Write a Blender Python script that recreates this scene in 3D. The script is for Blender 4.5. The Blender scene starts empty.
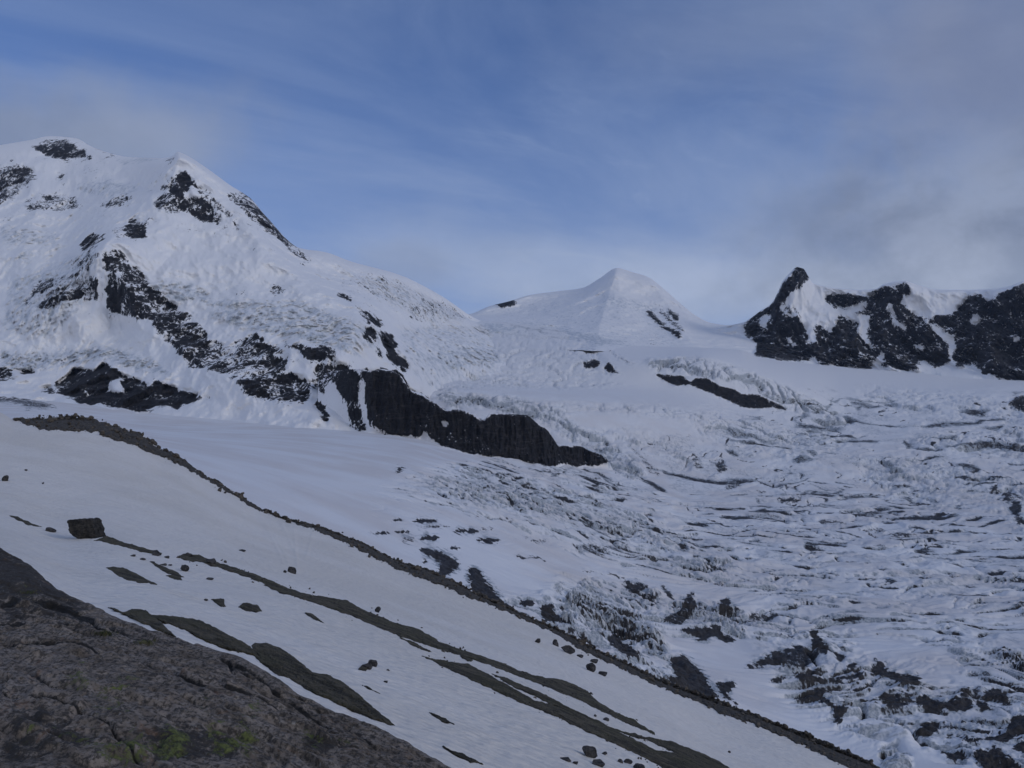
import bpy, bmesh, math, random
import numpy as np
from math import radians
random.seed(7)
sc = bpy.context.scene
# ------------------------------------------------------------------ camera
F, HY, CX = 800.0, 448.0, 512.0          # focal length in px, horizon row, centre column
cd = bpy.data.cameras.new('camera'); cam = bpy.data.objects.new('camera', cd)
sc.collection.objects.link(cam); sc.camera = cam
cam.location = (0, 0, 0); cam.rotation_euler = (radians(90), 0, 0)
cd.sensor_fit = 'HORIZONTAL'; cd.sensor_width = 36; cd.lens = 36*F/1024
cd.shift_y = (HY-384)/1024; cd.clip_start = 0.1; cd.clip_end = 60000
# ------------------------------------------------------------------ light
SUN_EL, SUN_AZ = 24.0, 112.0              # azimuth: degrees to the right of the view direction (+Y)
w = bpy.data.worlds.new('World'); sc.world = w; w.use_nodes = True
sd = bpy.data.lights.new('sun', 'SUN'); so = bpy.data.objects.new('sun', sd)
sc.collection.objects.link(so)
sd.energy = 0.95; sd.angle = radians(20); sd.color = (1.0, 0.95, 0.9)
so.rotation_euler = (radians(90-SUN_EL), 0, radians(180-SUN_AZ))
sc.view_settings.view_transform = 'Standard'; sc.view_settings.look = 'None'
sc.view_settings.exposure = -0.46; sc.view_settings.gamma = 1.0
sc.cycles.volume_step_rate = 1.0; sc.cycles.max_bounces = 4; sc.cycles.diffuse_bounces = 2
sc.cycles.use_denoising = True
try: sc.cycles.use_preview_denoising = True
except Exception: pass

class NT:
    """small node-tree writer"""
    def __init__(s, nt): s.t = nt; nt.nodes.clear()
    def n(s, typ, ins=None, **kw):
        nd = s.t.nodes.new(typ)
        for k, v in kw.items(): setattr(nd, k, v)
        if ins:
            for k, v in ins.items():
                sk = nd.inputs[k]
                if isinstance(v, bpy.types.NodeSocket): s.t.links.new(v, sk)
                else: sk.default_value = v
        return nd
    def m(s, op, a, b=None, c=None, clamp=False):
        d = {0: a}
        if b is not None: d[1] = b
        if c is not None: d[2] = c
        return s.n('ShaderNodeMath', d, operation=op, use_clamp=clamp).outputs[0]
    def vm(s, op, a, b=None):
        d = {0: a}
        if b is not None: d[1] = b
        nd = s.n('ShaderNodeVectorMath', d, operation=op)
        return nd.outputs['Value'] if op in ('LENGTH', 'DOT_PRODUCT', 'DISTANCE') else nd.outputs[0]
    def noise(s, vec, scale, detail=4, rough=0.55, dist=0.0):
        return s.n('ShaderNodeTexNoise', {'Vector': vec, 'Scale': scale, 'Detail': detail, 'Roughness': rough, 'Distortion': dist}).outputs[0]
    def ramp(s, v, a, b):
        return s.n('ShaderNodeMapRange', {'Value': v, 'From Min': a, 'From Max': b, 'To Min': 0.0, 'To Max': 1.0}, interpolation_type='SMOOTHSTEP').outputs[0]
    def mix(s, f, a, b):
        nd = s.n('ShaderNodeMix', None, data_type='RGBA')
        for i, v in ((0, f), (6, a), (7, b)):
            if isinstance(v, bpy.types.NodeSocket): s.t.links.new(v, nd.inputs[i])
            else: nd.inputs[i].default_value = (*v, 1) if isinstance(v, tuple) and len(v) == 3 else v
        return nd.outputs[2]
    def smul(s, vec, sx, sy, sz):
        return s.vm('MULTIPLY', vec, (sx, sy, sz))

def direction(px, py):
    v = np.array([(px-CX)/F, 1.0, (HY-py)/F]); return tuple(v/np.linalg.norm(v))

def build_world():
    g = NT(w.node_tree)
    sky = g.n('ShaderNodeTexSky', None, sky_type='NISHITA', sun_disc=False,
              sun_elevation=radians(SUN_EL), sun_rotation=radians(SUN_AZ), altitude=2900.0,
              air_density=1.0, dust_density=1.2, ozone_density=1.5).outputs[0]
    tc = g.n('ShaderNodeTexCoord').outputs['Generated']
    # overall veil of thin cloud, streaky
    sep = g.n('ShaderNodeSeparateXYZ', {0: tc}); z = sep.outputs[2]
    zz = g.m('ADD', g.m('MAXIMUM', z, 0.0), 0.22)
    flat = g.n('ShaderNodeCombineXYZ', {0: g.m('DIVIDE', sep.outputs[0], zz), 1: g.m('DIVIDE', sep.outputs[1], zz), 2: 0.0}).outputs[0]
    rot = g.n('ShaderNodeVectorRotate', {'Vector': flat, 'Angle': radians(-28)}, rotation_type='Z_AXIS').outputs[0]
    n1 = g.noise(g.smul(rot, 0.75, 1.1, 1.0), 1.5, 7, 0.60, 0.9)
    n2 = g.noise(flat, 0.7, 4, 0.5, 0.3)
    n3 = g.noise(g.smul(rot, 0.8, 2.2, 1.0), 3.2, 8, 0.68, 1.4)
    cirrus = g.m('ADD', g.m('MULTIPLY', g.ramp(n1, 0.30, 0.75), 0.36), 0.14)
    cirrus = g.m('ADD', cirrus, g.m('MULTIPLY', g.ramp(n3, 0.50, 0.78), g.m('MULTIPLY', g.ramp(n2, 0.4, 0.6), 0.22)))
    low = g.m('SUBTRACT', 1.0, g.ramp(z, 0.08, 0.46))
    veil = g.m('MULTIPLY', low, 0.62)
    behind = g.m('MULTIPLY', g.ramp(g.m('MULTIPLY', sep.outputs[1], -1.0), -0.45, 0.3), 0.8)
    amt = g.m('MAXIMUM', g.m('ADD', cirrus, veil, clamp=True), behind)
    skyc = g.mix(amt, g.vm('MULTIPLY', sky, (0.47, 0.92, 1.56)), (3.9, 5.0, 7.6))
    bl = g.m('MULTIPLY', g.ramp(g.m('MULTIPLY', sep.outputs[1], -1.0), -0.2, 0.5), g.m('SUBTRACT', 1.0, g.ramp(z, 0.2, 0.75)))
    skyc = g.mix(bl, skyc, (8.6, 8.8, 9.9))
    # denser grey banks: around the left summit, right-hand massif and the upper right
    tone = g.ramp(g.noise(g.smul(tc, 1, 1, 1.6), 8.0, 7, 0.60, 0.15), .34, .68)
    def bank(px, py, rx, ry, k0, k1, sc_, amt, ca, cb, rot_=0.0, wob=1.3):
        """a soft cloud bank round one direction of the sky, mottled between two greys"""
        dv = g.vm('SUBTRACT', tc, direction(px, py))
        if rot_: dv = g.n('ShaderNodeVectorRotate', {'Vector': dv, 'Angle': radians(rot_)}, rotation_type='Y_AXIS').outputs[0]
        ln = g.vm('LENGTH', g.smul(dv, F/rx, F/rx, F/ry))
        nn = g.noise(tc, sc_, 8, 0.60, 0.2)
        v = g.m('ADD', g.m('SUBTRACT', 1.0, ln), g.m('MULTIPLY', g.m('SUBTRACT', nn, 0.5), wob))
        return lambda c: g.mix(g.m('MULTIPLY', g.ramp(v, k0, k1), amt), c, g.mix(tone, ca, cb))
    col = skyc
    for b_ in (bank(470, 255, 270, 60, 0.0, 1.0, 5.0, .40, (4.0, 4.9, 6.9), (4.9, 5.9, 8.1)),
               bank(660, 285, 190, 46, -.1, .9, 8.0, .65, (4.8, 5.7, 7.6), (5.9, 6.8, 8.9)),
               bank(400, 262, 75, 28, 0.0, .8, 9.0, .40, (3.3, 4.0, 5.7), (3.6, 4.3, 6.0)),
               bank(800, 20, 260, 60, -.1, 1.0, 4.0, .40, (3.4, 4.1, 5.8), (3.6, 4.3, 6.1)),
               bank(1000, 75, 170, 120, -.1, .9, 5.0, .80, (2.5, 3.0, 4.6), (3.0, 3.5, 5.1)),
               bank(975, 235, 250, 95, -.15, .85, 5.0, .95, (2.55, 3.1, 4.5), (3.9, 4.6, 6.3), -12),
               bank(905, 282, 190, 38, -.2, .7, 9.0, .9, (3.7, 4.4, 6.0), (5.2, 5.95, 7.7)),
               bank(10, 138, 215, 60, -.15, .75, 6.0, .82, (3.0, 3.6, 5.1), (3.5, 4.15, 5.7), 14),
               bank(120, 165, 95, 40, -.1, .6, 8.0, .6, (3.4, 4.1, 5.8), (3.9, 4.6, 6.4), 25)):
        col = b_(col)
    bg = g.n('ShaderNodeBackground', {'Color': col, 'Strength': 0.105})
    g.n('ShaderNodeOutputWorld', {'Surface': bg.outputs[0]})
build_world()

# ------------------------------------------------------------------ numpy helpers
_rng = np.random.RandomState(3); _P = _rng.permutation(512).astype(np.int32); _P = np.concatenate([_P, _P])
_G = _rng.normal(size=(512, 3)); _G = (_G/np.linalg.norm(_G, axis=1)[:, None]).astype(np.float32)
def perlin(x, y, z):
    x = np.asarray(x, np.float32); y = np.asarray(y, np.float32); z = np.asarray(z, np.float32) + np.zeros_like(x)
    xi, yi, zi = np.floor(x), np.floor(y), np.floor(z)
    xf, yf, zf = x-xi, y-yi, z-zi
    xi = xi.astype(np.int32) & 511; yi = yi.astype(np.int32) & 511; zi = zi.astype(np.int32) & 511
    u, v, t = [a*a*a*(a*(a*6-15)+10) for a in (xf, yf, zf)]
    out = 0
    for i in (0, 1):
        wx = u if i else 1-u
        px = _P[(xi+i) & 511]
        for j in (0, 1):
            wy = v if j else 1-v
            pxy = _P[(px+yi+j) & 511]
            for k in (0, 1):
                wz = t if k else 1-t
                g = _G[_P[(pxy+zi+k) & 511]]
                out = out + wx*wy*wz*(g[..., 0]*(xf-i)+g[..., 1]*(yf-j)+g[..., 2]*(zf-k))
    return out*1.5
def fbm(x, y, z, octv=4, gain=0.5, lac=2.03):
    s, a = 0, 1.0
    for o in range(octv):
        s = s + a*perlin(x+o*17.3, y-o*9.1, z+o*5.7); x, y, z = x*lac, y*lac, z*lac; a *= gain
    return s
def ridged(x, y, z, octv=4, gain=0.5, lac=2.1):
    s, a = 0, 1.0
    for o in range(octv):
        s = s + a*(1-2*np.abs(perlin(x+o*11.3, y-o*7.1, z+o*3.7))); x, y, z = x*lac, y*lac, z*lac; a *= gain
    return s
def worley(x, y, seed=0):
    """nearest cell distance gap (F2-F1) and a random value per cell"""
    xi, yi = np.floor(x).astype(np.int32), np.floor(y).astype(np.int32)
    f1 = np.full(x.shape, 9.0, np.float32); f2 = f1.copy(); cid = np.zeros(x.shape, np.float32)
    for i in (-1, 0, 1):
        for j in (-1, 0, 1):
            a, b = xi+i, yi+j; h = _P[(_P[(a+seed) & 511]+b) & 511]
            jx = a+.5+.85*((h & 31)/31.0-.5); jy = b+.5+.85*(((h >> 4) & 31)/31.0-.5)
            d = np.hypot(x-jx, y-jy).astype(np.float32); n = d < f1
            f2 = np.where(n, f1, np.minimum(f2, d)); cid = np.where(n, h/511.0, cid); f1 = np.where(n, d, f1)
    return f2-f1, cid
def smooth(a, lo, hi):
    t = np.clip((a-lo)/(hi-lo), 0, 1); return t*t*(3-2*t)
def pchip(xs, ys, x):
    xs = np.asarray(xs, float); ys = np.asarray(ys, float)
    h = np.diff(xs); d = np.diff(ys)/h; m = np.zeros_like(ys)
    if len(xs) == 2: return np.interp(x, xs, ys)
    for i in range(1, len(xs)-1):
        if d[i-1]*d[i] > 0:
            w1, w2 = 2*h[i]+h[i-1], h[i]+2*h[i-1]; m[i] = (w1+w2)/(w1/d[i-1]+w2/d[i])
    m[0], m[-1] = d[0], d[-1]
    x = np.clip(x, xs[0], xs[-1]); i = np.clip(np.searchsorted(xs, x)-1, 0, len(h)-1)
    t = (x-xs[i])/h[i]
    return ((2*t**3-3*t**2+1)*ys[i]+(t**3-2*t**2+t)*h[i]*m[i]+(-2*t**3+3*t**2)*ys[i+1]+(t**3-t**2)*h[i]*m[i+1])

# masks: where rock, dirty ice and clean ice lie (rasters in photo pixels, sampled once per vertex and stored on the mesh)
RX0, RY0, RW, RH = -300, 0, 1624, 1100
class Mask:
    def __init__(s): s.a = np.zeros((RH, RW), np.float32)
    def poly(s, pts, v=1.0):
        p = np.array(pts, float)-(RX0, RY0)
        x0, y0 = np.maximum(np.floor(p.min(0)).astype(int)-1, 0); x1, y1 = np.ceil(p.max(0)).astype(int)+2
        x1, y1 = min(x1, RW), min(y1, RH)
        if x1 <= x0 or y1 <= y0: return
        acc = 0
        for ox, oy in ((-.25, -.25), (.25, -.25), (-.25, .25), (.25, .25)):
            gx, gy = np.meshgrid(np.arange(x0, x1)+ox, np.arange(y0, y1)+oy)
            ins = np.zeros(gx.shape, bool)
            for (ax, ay), (bx, by) in zip(p, np.roll(p, -1, 0)):
                if ay == by: continue
                c = (ay > gy) != (by > gy)
                ins ^= c & (gx < (bx-ax)*(gy-ay)/(by-ay)+ax)
            acc = acc+ins*0.25
        sub = s.a[y0:y1, x0:x1]
        if v >= 0: np.maximum(sub, acc*v, out=sub)
        else: sub *= (1-acc)
    def line(s, pts, wd, v=1.0):
        for (ax, ay), (bx, by) in zip(pts[:-1], pts[1:]):
            l = math.hypot(bx-ax, by-ay); nx, ny = -(by-ay)/l*wd/2, (bx-ax)/l*wd/2
            s.poly([(ax+nx, ay+ny), (bx+nx, by+ny), (bx-nx, by-ny), (ax-nx, ay-ny)], v)
    def ell(s, cx, cy, rx, ry, v=1.0, rot=0.0):
        c, q = math.cos(rot), math.sin(rot)
        s.poly([(cx+rx*math.cos(t)*c-ry*math.sin(t)*q, cy+rx*math.cos(t)*q+ry*math.sin(t)*c) for t in np.linspace(0, 2*math.pi, 20, endpoint=False)], v)
    def blur(s, sg):
        r = int(3*sg)+1; k = np.exp(-0.5*(np.arange(-r, r+1)/sg)**2); k /= k.sum()
        a = s.a
        for ax in (0, 1): a = sum(np.roll(a, i-r, ax)*k[i] for i in range(2*r+1))
        s.a = a.astype(np.float32); return s
    def at(s, px, py):
        x = np.clip(px-RX0, 0, RW-1.01); y = np.clip(py-RY0, 0, RH-1.01)
        i, j = x.astype(int), y.astype(int); fx, fy = x-i, y-j; a = s.a
        return a[j, i]*(1-fx)*(1-fy)+a[j, i+1]*fx*(1-fy)+a[j+1, i]*(1-fx)*fy+a[j+1, i+1]*fx*fy
# ------------------------------------------------------------------ tracing data
rock = Mask(); R = rock.poly
R([(31,147),(49,138),(62,139),(83,149),(91,160),(70,160),(47,156)], .72)
rock.line([(62,139),(90,144),(114,156)], 4, .5)
R([(-300,150),(0,165),(16,162),(34,169),(36,178),(26,188),(16,199),(0,206),(-300,230)], .58)
R([(54,173),(60,172),(66,182),(56,183)], .6)
R([(24,206),(52,194),(70,195),(81,207),(62,212),(31,211)], .5)
R([(97,205),(133,195),(134,199),(104,208)], .55)
R([(161,187),(180,173),(193,178),(190,191),(177,198),(167,191)], .78)
R([(152,201),(167,194),(193,197),(206,197),(216,215),(226,230),(203,223),(188,214),(156,209)], .55)
rock.line([(192,183),(208,194),(229,215),(239,231)], 5, .55)
R([(226,197),(240,190),(256,200),(277,220),(292,238),(312,262),(306,262),(284,244),(262,230),(242,209)], .60)
R([(170,157),(174,156),(173,164),(168,164)], .7)
R([(123,232),(133,214),(144,225),(146,235),(128,239)], .7)
R([(108,230),(150,215),(158,222),(120,242)], .35)
R([(80,249),(90,233),(106,236),(89,250)], .7)
R([(66,266),(90,250),(100,256),(84,272)], .35)
R([(22,305),(40,280),(70,272),(97,276),(99,302),(44,309)], .50)
R([(102,253),(115,250),(137,266),(150,283),(172,303),(192,318),(215,345),(215,370),(195,370),(170,347),(150,322),(130,316),(106,313),(108,290)], .57)
R([(165,300),(185,312),(205,330),(212,350),(205,366),(180,350),(168,325)], .72)
R([(200,335),(228,346),(252,334),(288,350),(285,372),(300,375),(312,385),(305,409),(285,402),(268,400),(247,397),(235,382),(215,370),(198,370)], .60)
R([(237,380),(262,382),(270,398),(250,396)], .8); R([(276,380),(292,374),(308,383),(306,403),(290,402),(278,394)], .75)
R([(281,342),(300,342),(312,350),(325,345),(337,357),(335,363),(318,363),(300,354)], .74)
R([(315,365),(335,363),(350,363),(360,375),(358,400),(367,430),(355,430),(345,402),(330,380),(325,395),(313,387)], .72)
R([(313,398),(322,402),(331,420),(325,423),(317,408)], .82)
BUT_TOP = [(362,369),(370,371),(380,369),(393,371),(400,375),(412,391),(421,393),(430,400),(438,404),(446,410),(455,409),(462,410),(474,415),(484,420),(490,413),(508,414),(526,415),(538,424),(547,429),(553,438),(559,446),(567,445),(583,447),(594,451),(603,455),(609,462)]
BUT_BOT = [(593,466),(561,464),(548,467),(528,462),(504,457),(475,455),(447,448),(436,444),(421,437),(410,436),(387,434),(371,425),(368,410)]
R(BUT_TOP+BUT_BOT, .97)
R([(419,437),(424,430),(430,438),(441,443),(436,447)], -1); R([(440,418),(446,420),(449,429),(442,425)], -1)
R([(556,447),(562,447),(556,458),(552,463)], .5)
rock.line([(338,293),(346,297),(354,302)], 3.5, .8); rock.line([(357,306),(372,323)], 4, .8)
R([(365,309),(372,312),(382,320),(383,328),(372,322)], .95)
R([(363,327),(374,326),(378,335),(373,345),(363,335)], .95)
R([(379,330),(393,335),(396,348),(405,358),(410,371),(403,372),(390,363),(384,348)], .95)
R([(374,345),(378,349),(385,361),(379,360)], .8)
R([(56,384),(66,376),(74,368),(95,370),(104,363),(122,374),(135,379),(150,384),(156,380),(169,386),(195,392),(199,398),(184,402),(177,409),(168,404),(156,406),(148,412),(138,413),(120,408),(112,408),(102,402),(91,405),(80,403),(75,400),(60,394)], .93)
R([(109,381),(122,378),(124,395),(112,391)], -1)
R([(-300,360),(0,366),(12,374),(16,380),(0,380),(-300,372)], .8); R([(17,371),(30,368),(36,372),(25,375)], .9); R([(37,389),(50,385),(60,392),(45,391)], .7)
R([(197,393),(211,396),(211,400),(199,398)], .5)
R([(268,290),(278,284),(284,290),(280,296),(270,296)], .45)
R([(492,305),(500,299),(509,295.5),(518,304),(505,307)], 1); R([(495,302),(502,298),(509,296),(516,303),(505,304)], 1)
R([(404,310),(420,300),(446,300),(470,320),(462,322),(440,310),(410,325)], .33)
R([(330,290),(360,268),(400,280),(405,300),(380,300)], .22)
R([(582,362),(585,360),(588,362),(593,358),(602,361),(599,367),(590,369),(584,369)], .92)
R([(603,368),(608,361),(611,362),(615,370),(625,374),(618,374),(608,373)], .92)
rock.line([(608,351),(618,356),(636,366)], 2.6, .85); rock.line([(614,355),(622,361),(630,363)], 2, .6)
rock.line([(647,311),(662,324),(681,337)], 4, 1); rock.line([(668,310),(679,319)], 4, 1); rock.line([(660,310),(672,322),(684,331)], 3, .8); R([(640,300),(690,300),(690,340),(650,325)], .15); R([(645,330),(665,335),(662,352),(650,345)], .22)
R([(650,371),(657,374),(671,375),(682,375),(690,382),(695,378),(706,377),(721,386),(735,389),(742,394),(758,394),(770,400),(779,404),(790,410),(784,411),(773,408),(760,409),(742,408),(727,400),(711,394),(690,385),(675,386),(662,380)], .92)
R([(743,323),(751,318),(759,312),(771,304),(778,292),(782,282),(790,273),(799,268),(807,275),(796,281),(784,286),(782,304),(779,309),(784,312),(793,318),(800,318),(809,340),(815,343),(815,326),(823,326),(832,334),(837,315),(846,318),(857,323),(862,337),(873,351),(882,352),(876,368),(868,370),(851,369),(832,365),(809,362),(782,361),(762,358),(754,357),(757,343),(746,337)], .93)
R([(758,320),(766,314),(772,318),(764,330)], -1); R([(785,337),(790,339),(799,347),(793,347)], -1); R([(809,357),(816,357),(820,364),(812,364)], -1)
R([(780,300),(800,310),(802,318),(784,312)], .5); R([(782,292),(788,276),(797,264),(808,268),(811,279),(800,285),(791,290),(784,304)], 1)
R([(825,296),(834,293),(846,293),(868,296),(873,290),(884,287),(895,285),(907,282),(912,293),(904,296),(901,304),(918,315),(932,321),(937,334),(948,343),(951,362),(934,369),(923,359),(918,370),(901,370),(879,366),(882,354),(873,348),(868,340),(871,315),(851,314),(865,309),(865,302),(843,309),(826,304)], .90)

R([(886,304),(890,303),(895,318),(908,328),(906,331),(892,322)], -1); R([(914,346),(926,347),(924,350),(914,350)], -1); R([(880,352),(884,356),(877,372),(872,371)], -1)
R([(932,316),(951,315),(960,304),(968,296),(979,294),(987,301),(1007,290),(1024,283),(1100,270),(1324,262),(1324,410),(1100,395),(1024,380),(1000,378),(984,373),(976,366),(954,366),(954,334),(945,334),(934,323)], .92)
R([(970,318),(976,313),(978,320),(972,324)], -1); R([(1012,337),(1020,336),(1020,341),(1012,341)], -1); R([(985,362),(990,360),(988,364)], -1)
R([(1006,405),(1015,396),(1024,394),(1070,400),(1090,412),(1024,413)], .85)
for pl, v in (([(60,255),(110,240),(170,300),(215,330),(360,330),(365,430),(240,400),(150,330),(60,310)], .11), ([(0,160),(120,150),(140,215),(60,225),(0,225)], .11), ([(150,170),(200,165),(320,270),(280,262),(210,240),(140,225)], .11),
              ([(330,285),(380,270),(470,318),(440,330),(395,320),(350,300)], .14), ([(215,280),(250,285),(255,300),(225,300)], .14)): R(pl, v)
for a_, b_ in (((112,262),(118,300)),((128,268),(136,306)),((140,276),(150,312)),((88,262),(96,290)),((176,178),(184,200)),((205,196),(222,222)),((186,176),(200,190)),((258,205),(285,236))): rock.line([a_, b_], 3, .62)
rock.blur(1.3)

dirt = Mask(); D = dirt.poly
for e in ((425,521,14,2.2),(435,527,16,.9),(466,531,14,2.2),(488,541,12,2.5),(430,538,10,2.5),(487,529,8,1.2),(398,520,6,1.6),(380,533,12,1.2),(402,532,8,1.5),(455,548,6,1)):
    dirt.ell(*e[:4], v=.95)
for e in ((540,541,10,3),(586,548,14,5),(525,537,5,2),(600,551,10,4),(408,540,9,4)): dirt.ell(*e, v=.5)
dirt.line([(515,556),(525,558)], 2.5, .95); dirt.line([(524,557),(536,557),(546,562)], 1.8, .8); dirt.line([(583,571),(600,573),(622,577),(634,586)], 2.2, .8)
D([(417,547),(440,551),(461,562),(456,570),(446,566),(435,560),(425,553)], 1); D([(442,560),(453,566),(452,573),(446,577),(436,575)], .9); D([(424,556),(428,562),(422,567)], .7)
D([(468,567),(478,568),(486,580),(492,588),(502,600),(520,613),(508,612),(490,604),(478,596),(470,590)], 1)
D([(519,601),(533,599),(535,605),(524,607)], .9); D([(540,605),(553,604),(553,613),(570,617),(573,624),(558,622),(545,622),(541,613)], 1)
D([(565,627),(577,627),(575,634),(566,633)], .9)
D([(608,641),(611,633),(621,634),(622,642),(640,652),(641,656),(630,657),(615,648)], 1)
D([(668,657),(685,656),(700,670),(712,688),(720,697),(703,697),(684,690),(674,670)], 1); D([(716,683),(732,680),(736,686),(727,693),(734,700),(728,700),(718,690)], .9); D([(729,699),(741,704),(735,706)], .9)
D([(745,665),(760,659),(771,652),(797,645),(815,650),(824,653),(813,660),(806,670),(795,668),(788,664),(770,667),(750,669)], .72)
D([(808,630),(816,629),(822,640),(830,650),(828,657),(820,652),(812,646)], .8)
D([(675,629),(703,627),(722,624),(722,634),(737,640),(728,643),(715,637),(700,641),(690,634)], .82)
D([(652,621),(677,612),(686,595),(693,591),(698,605),(690,618),(680,625),(665,622)], .68)
D([(716,607),(722,601),(726,596),(735,610),(730,612)], .8); D([(735,600),(740,612),(735,613)], .6)
D([(623,583),(640,582),(650,586),(645,590),(630,594)], .72); D([(661,583),(668,588),(676,600),(670,600),(662,590)], .7)
D([(640,594),(652,605),(662,612),(656,604),(650,592)], .55)
D([(768,683),(777,676),(787,675),(783,685)], .7); D([(792,676),(802,672),(823,677),(845,675),(863,671),(866,677),(845,681),(828,683),(805,683)], .78)
D([(793,701),(802,694),(813,689),(841,687),(842,690),(824,693),(830,702),(843,705),(850,708),(843,716),(841,724),(836,727),(833,708),(818,700),(800,704)], .85)
D([(840,701),(857,702),(860,705),(842,704)], .95); D([(817,722),(822,718),(820,724)], .6)
D([(845,666),(853,661),(860,668),(850,668)], .95)
D([(870,667),(880,662),(885,668),(896,673),(910,675),(922,677),(918,683),(905,684),(896,681),(885,676),(873,677)], .9); D([(872,655),(880,660),(888,665),(878,665)], .6)
D([(878,697),(890,692),(912,698),(914,704),(900,709),(891,710),(884,703)], .62)
D([(900,688),(912,695),(908,697),(899,690)], 1); D([(915,696),(928,696),(943,703),(956,698),(972,699),(972,709),(960,711),(943,709),(930,711),(918,704)], 1)
D([(952,696),(970,690),(984,682),(980,693),(965,698)], .55)
D([(982,694),(993,687),(1002,690),(1013,703),(1010,706),(998,702),(990,700)], .9); D([(975,703),(988,700),(990,712),(980,714)], .7)
D([(904,729),(915,735),(922,723),(931,720),(941,724),(943,728),(930,736),(915,738)], .95)
D([(957,736),(982,738),(1005,733),(1012,716),(1024,714),(1100,716),(1100,735),(1022,733),(1008,742),(990,740),(968,742)], .92)
D([(938,750),(946,752),(960,752),(972,755),(962,761),(945,758)], .85); D([(974,750),(993,750),(1012,757),(1024,768),(1000,775),(985,770),(976,760)], .8)
D([(1010,747),(1024,742),(1080,745),(1080,753),(1024,753)], .95); D([(990,744),(1004,748),(1002,752),(992,749)], .8); D([(958,716),(966,722),(963,724)], .9)
D([(913,713),(922,717),(915,716)], .7)
D([(0,396),(14,396),(52,404),(60,409),(40,409),(15,404),(0,402),(-200,398),(-200,392)], .55); D([(22,407),(32,409),(28,411)], .8)
D([(400,463),(403,470),(398,474),(396,470)], .8)
# far, faint scree on the middle icefall
for e in ((762,491,8,2),(790,500,14,3),(830,522,16,2.5),(870,530,18,2),(905,535,16,2),(848,512,10,2)): dirt.ell(*e, v=.62)
for e in ((995,490,4,6),(1008,497,5,6),(1016,508,5,9),(1020,520,5,4)): dirt.ell(*e, v=.7)
D([(628,447),(634,447),(650,462),(662,480),(650,472),(640,460)], .5); D([(690,450),(697,455),(705,470),(695,470)], .55); D([(715,465),(722,455),(728,470),(718,474)], .6); D([(722,485),(740,482),(744,488),(728,490)], .55)
calmm = Mask()
calmm.poly([(330,488),(420,500),(500,522),(560,545),(620,573),(690,585),(745,598),(735,606),(660,592),(600,582),(560,574),(535,600),(480,592),(400,562),(330,535)])
calmm.poly([(690,640),(740,640),(772,672),(792,704),(850,735),(900,742),(960,768),(960,900),(700,900),(690,700)]); calmm.poly([(660,630),(700,645),(700,670),(665,650)]); calmm.poly([(850,625),(930,640),(990,690),(940,690),(860,655)], .8)
calmm.blur(6)
dirt2 = Mask(); dirt2.a = dirt.a.copy(); dirt2.blur(4)
dirt.blur(0.8)

ice = Mask(); I = ice.poly       # bare, fractured ice
I([(428,392),(470,395),(520,397),(560,410),(600,440),(640,460),(648,478),(630,482),(600,462),(570,440),(545,425),(490,408),(450,408)], .62)
I([(540,400),(600,402),(660,403),(700,412),(760,430),(830,430),(860,440),(800,440),(740,432),(680,420),(600,412),(560,412)], .38)
I([(640,358),(700,356),(750,370),(800,392),(860,425),(830,430),(790,412),(760,395),(720,380),(690,375),(650,370)], .52)
I([(470,325),(520,322),(560,330),(600,340),(560,342),(500,338)], .3)
I([(540,345),(600,345),(600,360),(570,368),(545,360)], .35)
I([(0,350),(50,353),(100,345),(130,350),(160,365),(180,378),(140,372),(100,360),(60,368),(30,372),(0,368)], .42)
I([(140,285),(170,280),(200,285),(215,300),(190,302),(160,300)], .42); I([(200,315),(240,310),(290,325),(330,335),(355,350),(370,360),(340,352),(300,340),(250,330)], .42)
I([(70,185),(110,178),(140,185),(140,192),(115,200),(90,195)], .35); I([(115,160),(155,153),(163,158),(150,163),(118,165)], .38)
I([(480,305),(560,300),(600,300),(640,340),(600,345),(540,330),(500,325)], .22); I([(590,300),(640,302),(690,345),(650,352),(610,345)], .22); I([(100,240),(60,260),(10,280),(0,330),(50,340),(90,300)], .34); I([(200,300),(300,300),(380,330),(380,350),(300,340),(220,318)], .36); I([(340,270),(400,280),(470,320),(430,325),(380,300)], .30); I([(0,225),(60,230),(60,245),(0,245)], .3)
I([(395,325),(460,325),(505,335),(500,385),(440,395),(410,372)], .30); I([(500,335),(600,350),(620,375),(560,385),(500,380)], .30); I([(430,352),(480,348),(520,352),(500,362),(450,372),(425,368)], .42); I([(455,378),(520,374),(580,380),(640,382),(600,390),(520,390),(460,388)], .36); I([(480,322),(540,324),(600,336),(640,345),(600,346),(540,338),(490,334)], .5); I([(700,400),(780,420),(860,440),(820,470),(740,460),(690,430)], .30); I([(560,430),(640,425),(700,450),(690,480),(640,450),(590,445)], .34)
I([(15,250),(35,248),(30,265),(15,262)], .3); I([(590,290),(640,300),(665,310),(650,315),(610,305)], .35)
I([(428,480),(480,470),(540,480),(600,500),(650,520),(690,540),(680,560),(640,545),(600,530),(540,520),(500,510),(440,498)], .50)
I([(460,478),(520,480),(600,500),(640,520),(600,525),(540,510),(500,500)], .55)
I([(570,595),(585,582),(600,588),(625,605),(650,632),(672,652),(662,662),(640,650),(615,632),(600,640),(590,620),(578,615),(572,632),(560,628)], .68)
I([(555,580),(566,582),(562,600),(550,606)], .5)
I([(668,600),(720,607),(745,610),(748,640),(735,640),(700,625),(675,622)], .55); I([(628,590),(660,592),(668,605),(640,610)], .5)
I([(600,520),(640,520),(690,545),(740,560),(735,575),(700,560),(660,550),(610,540)], .45)
I([(668,558),(700,562),(735,578),(730,585),(700,580),(670,575)], .55)
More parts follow.
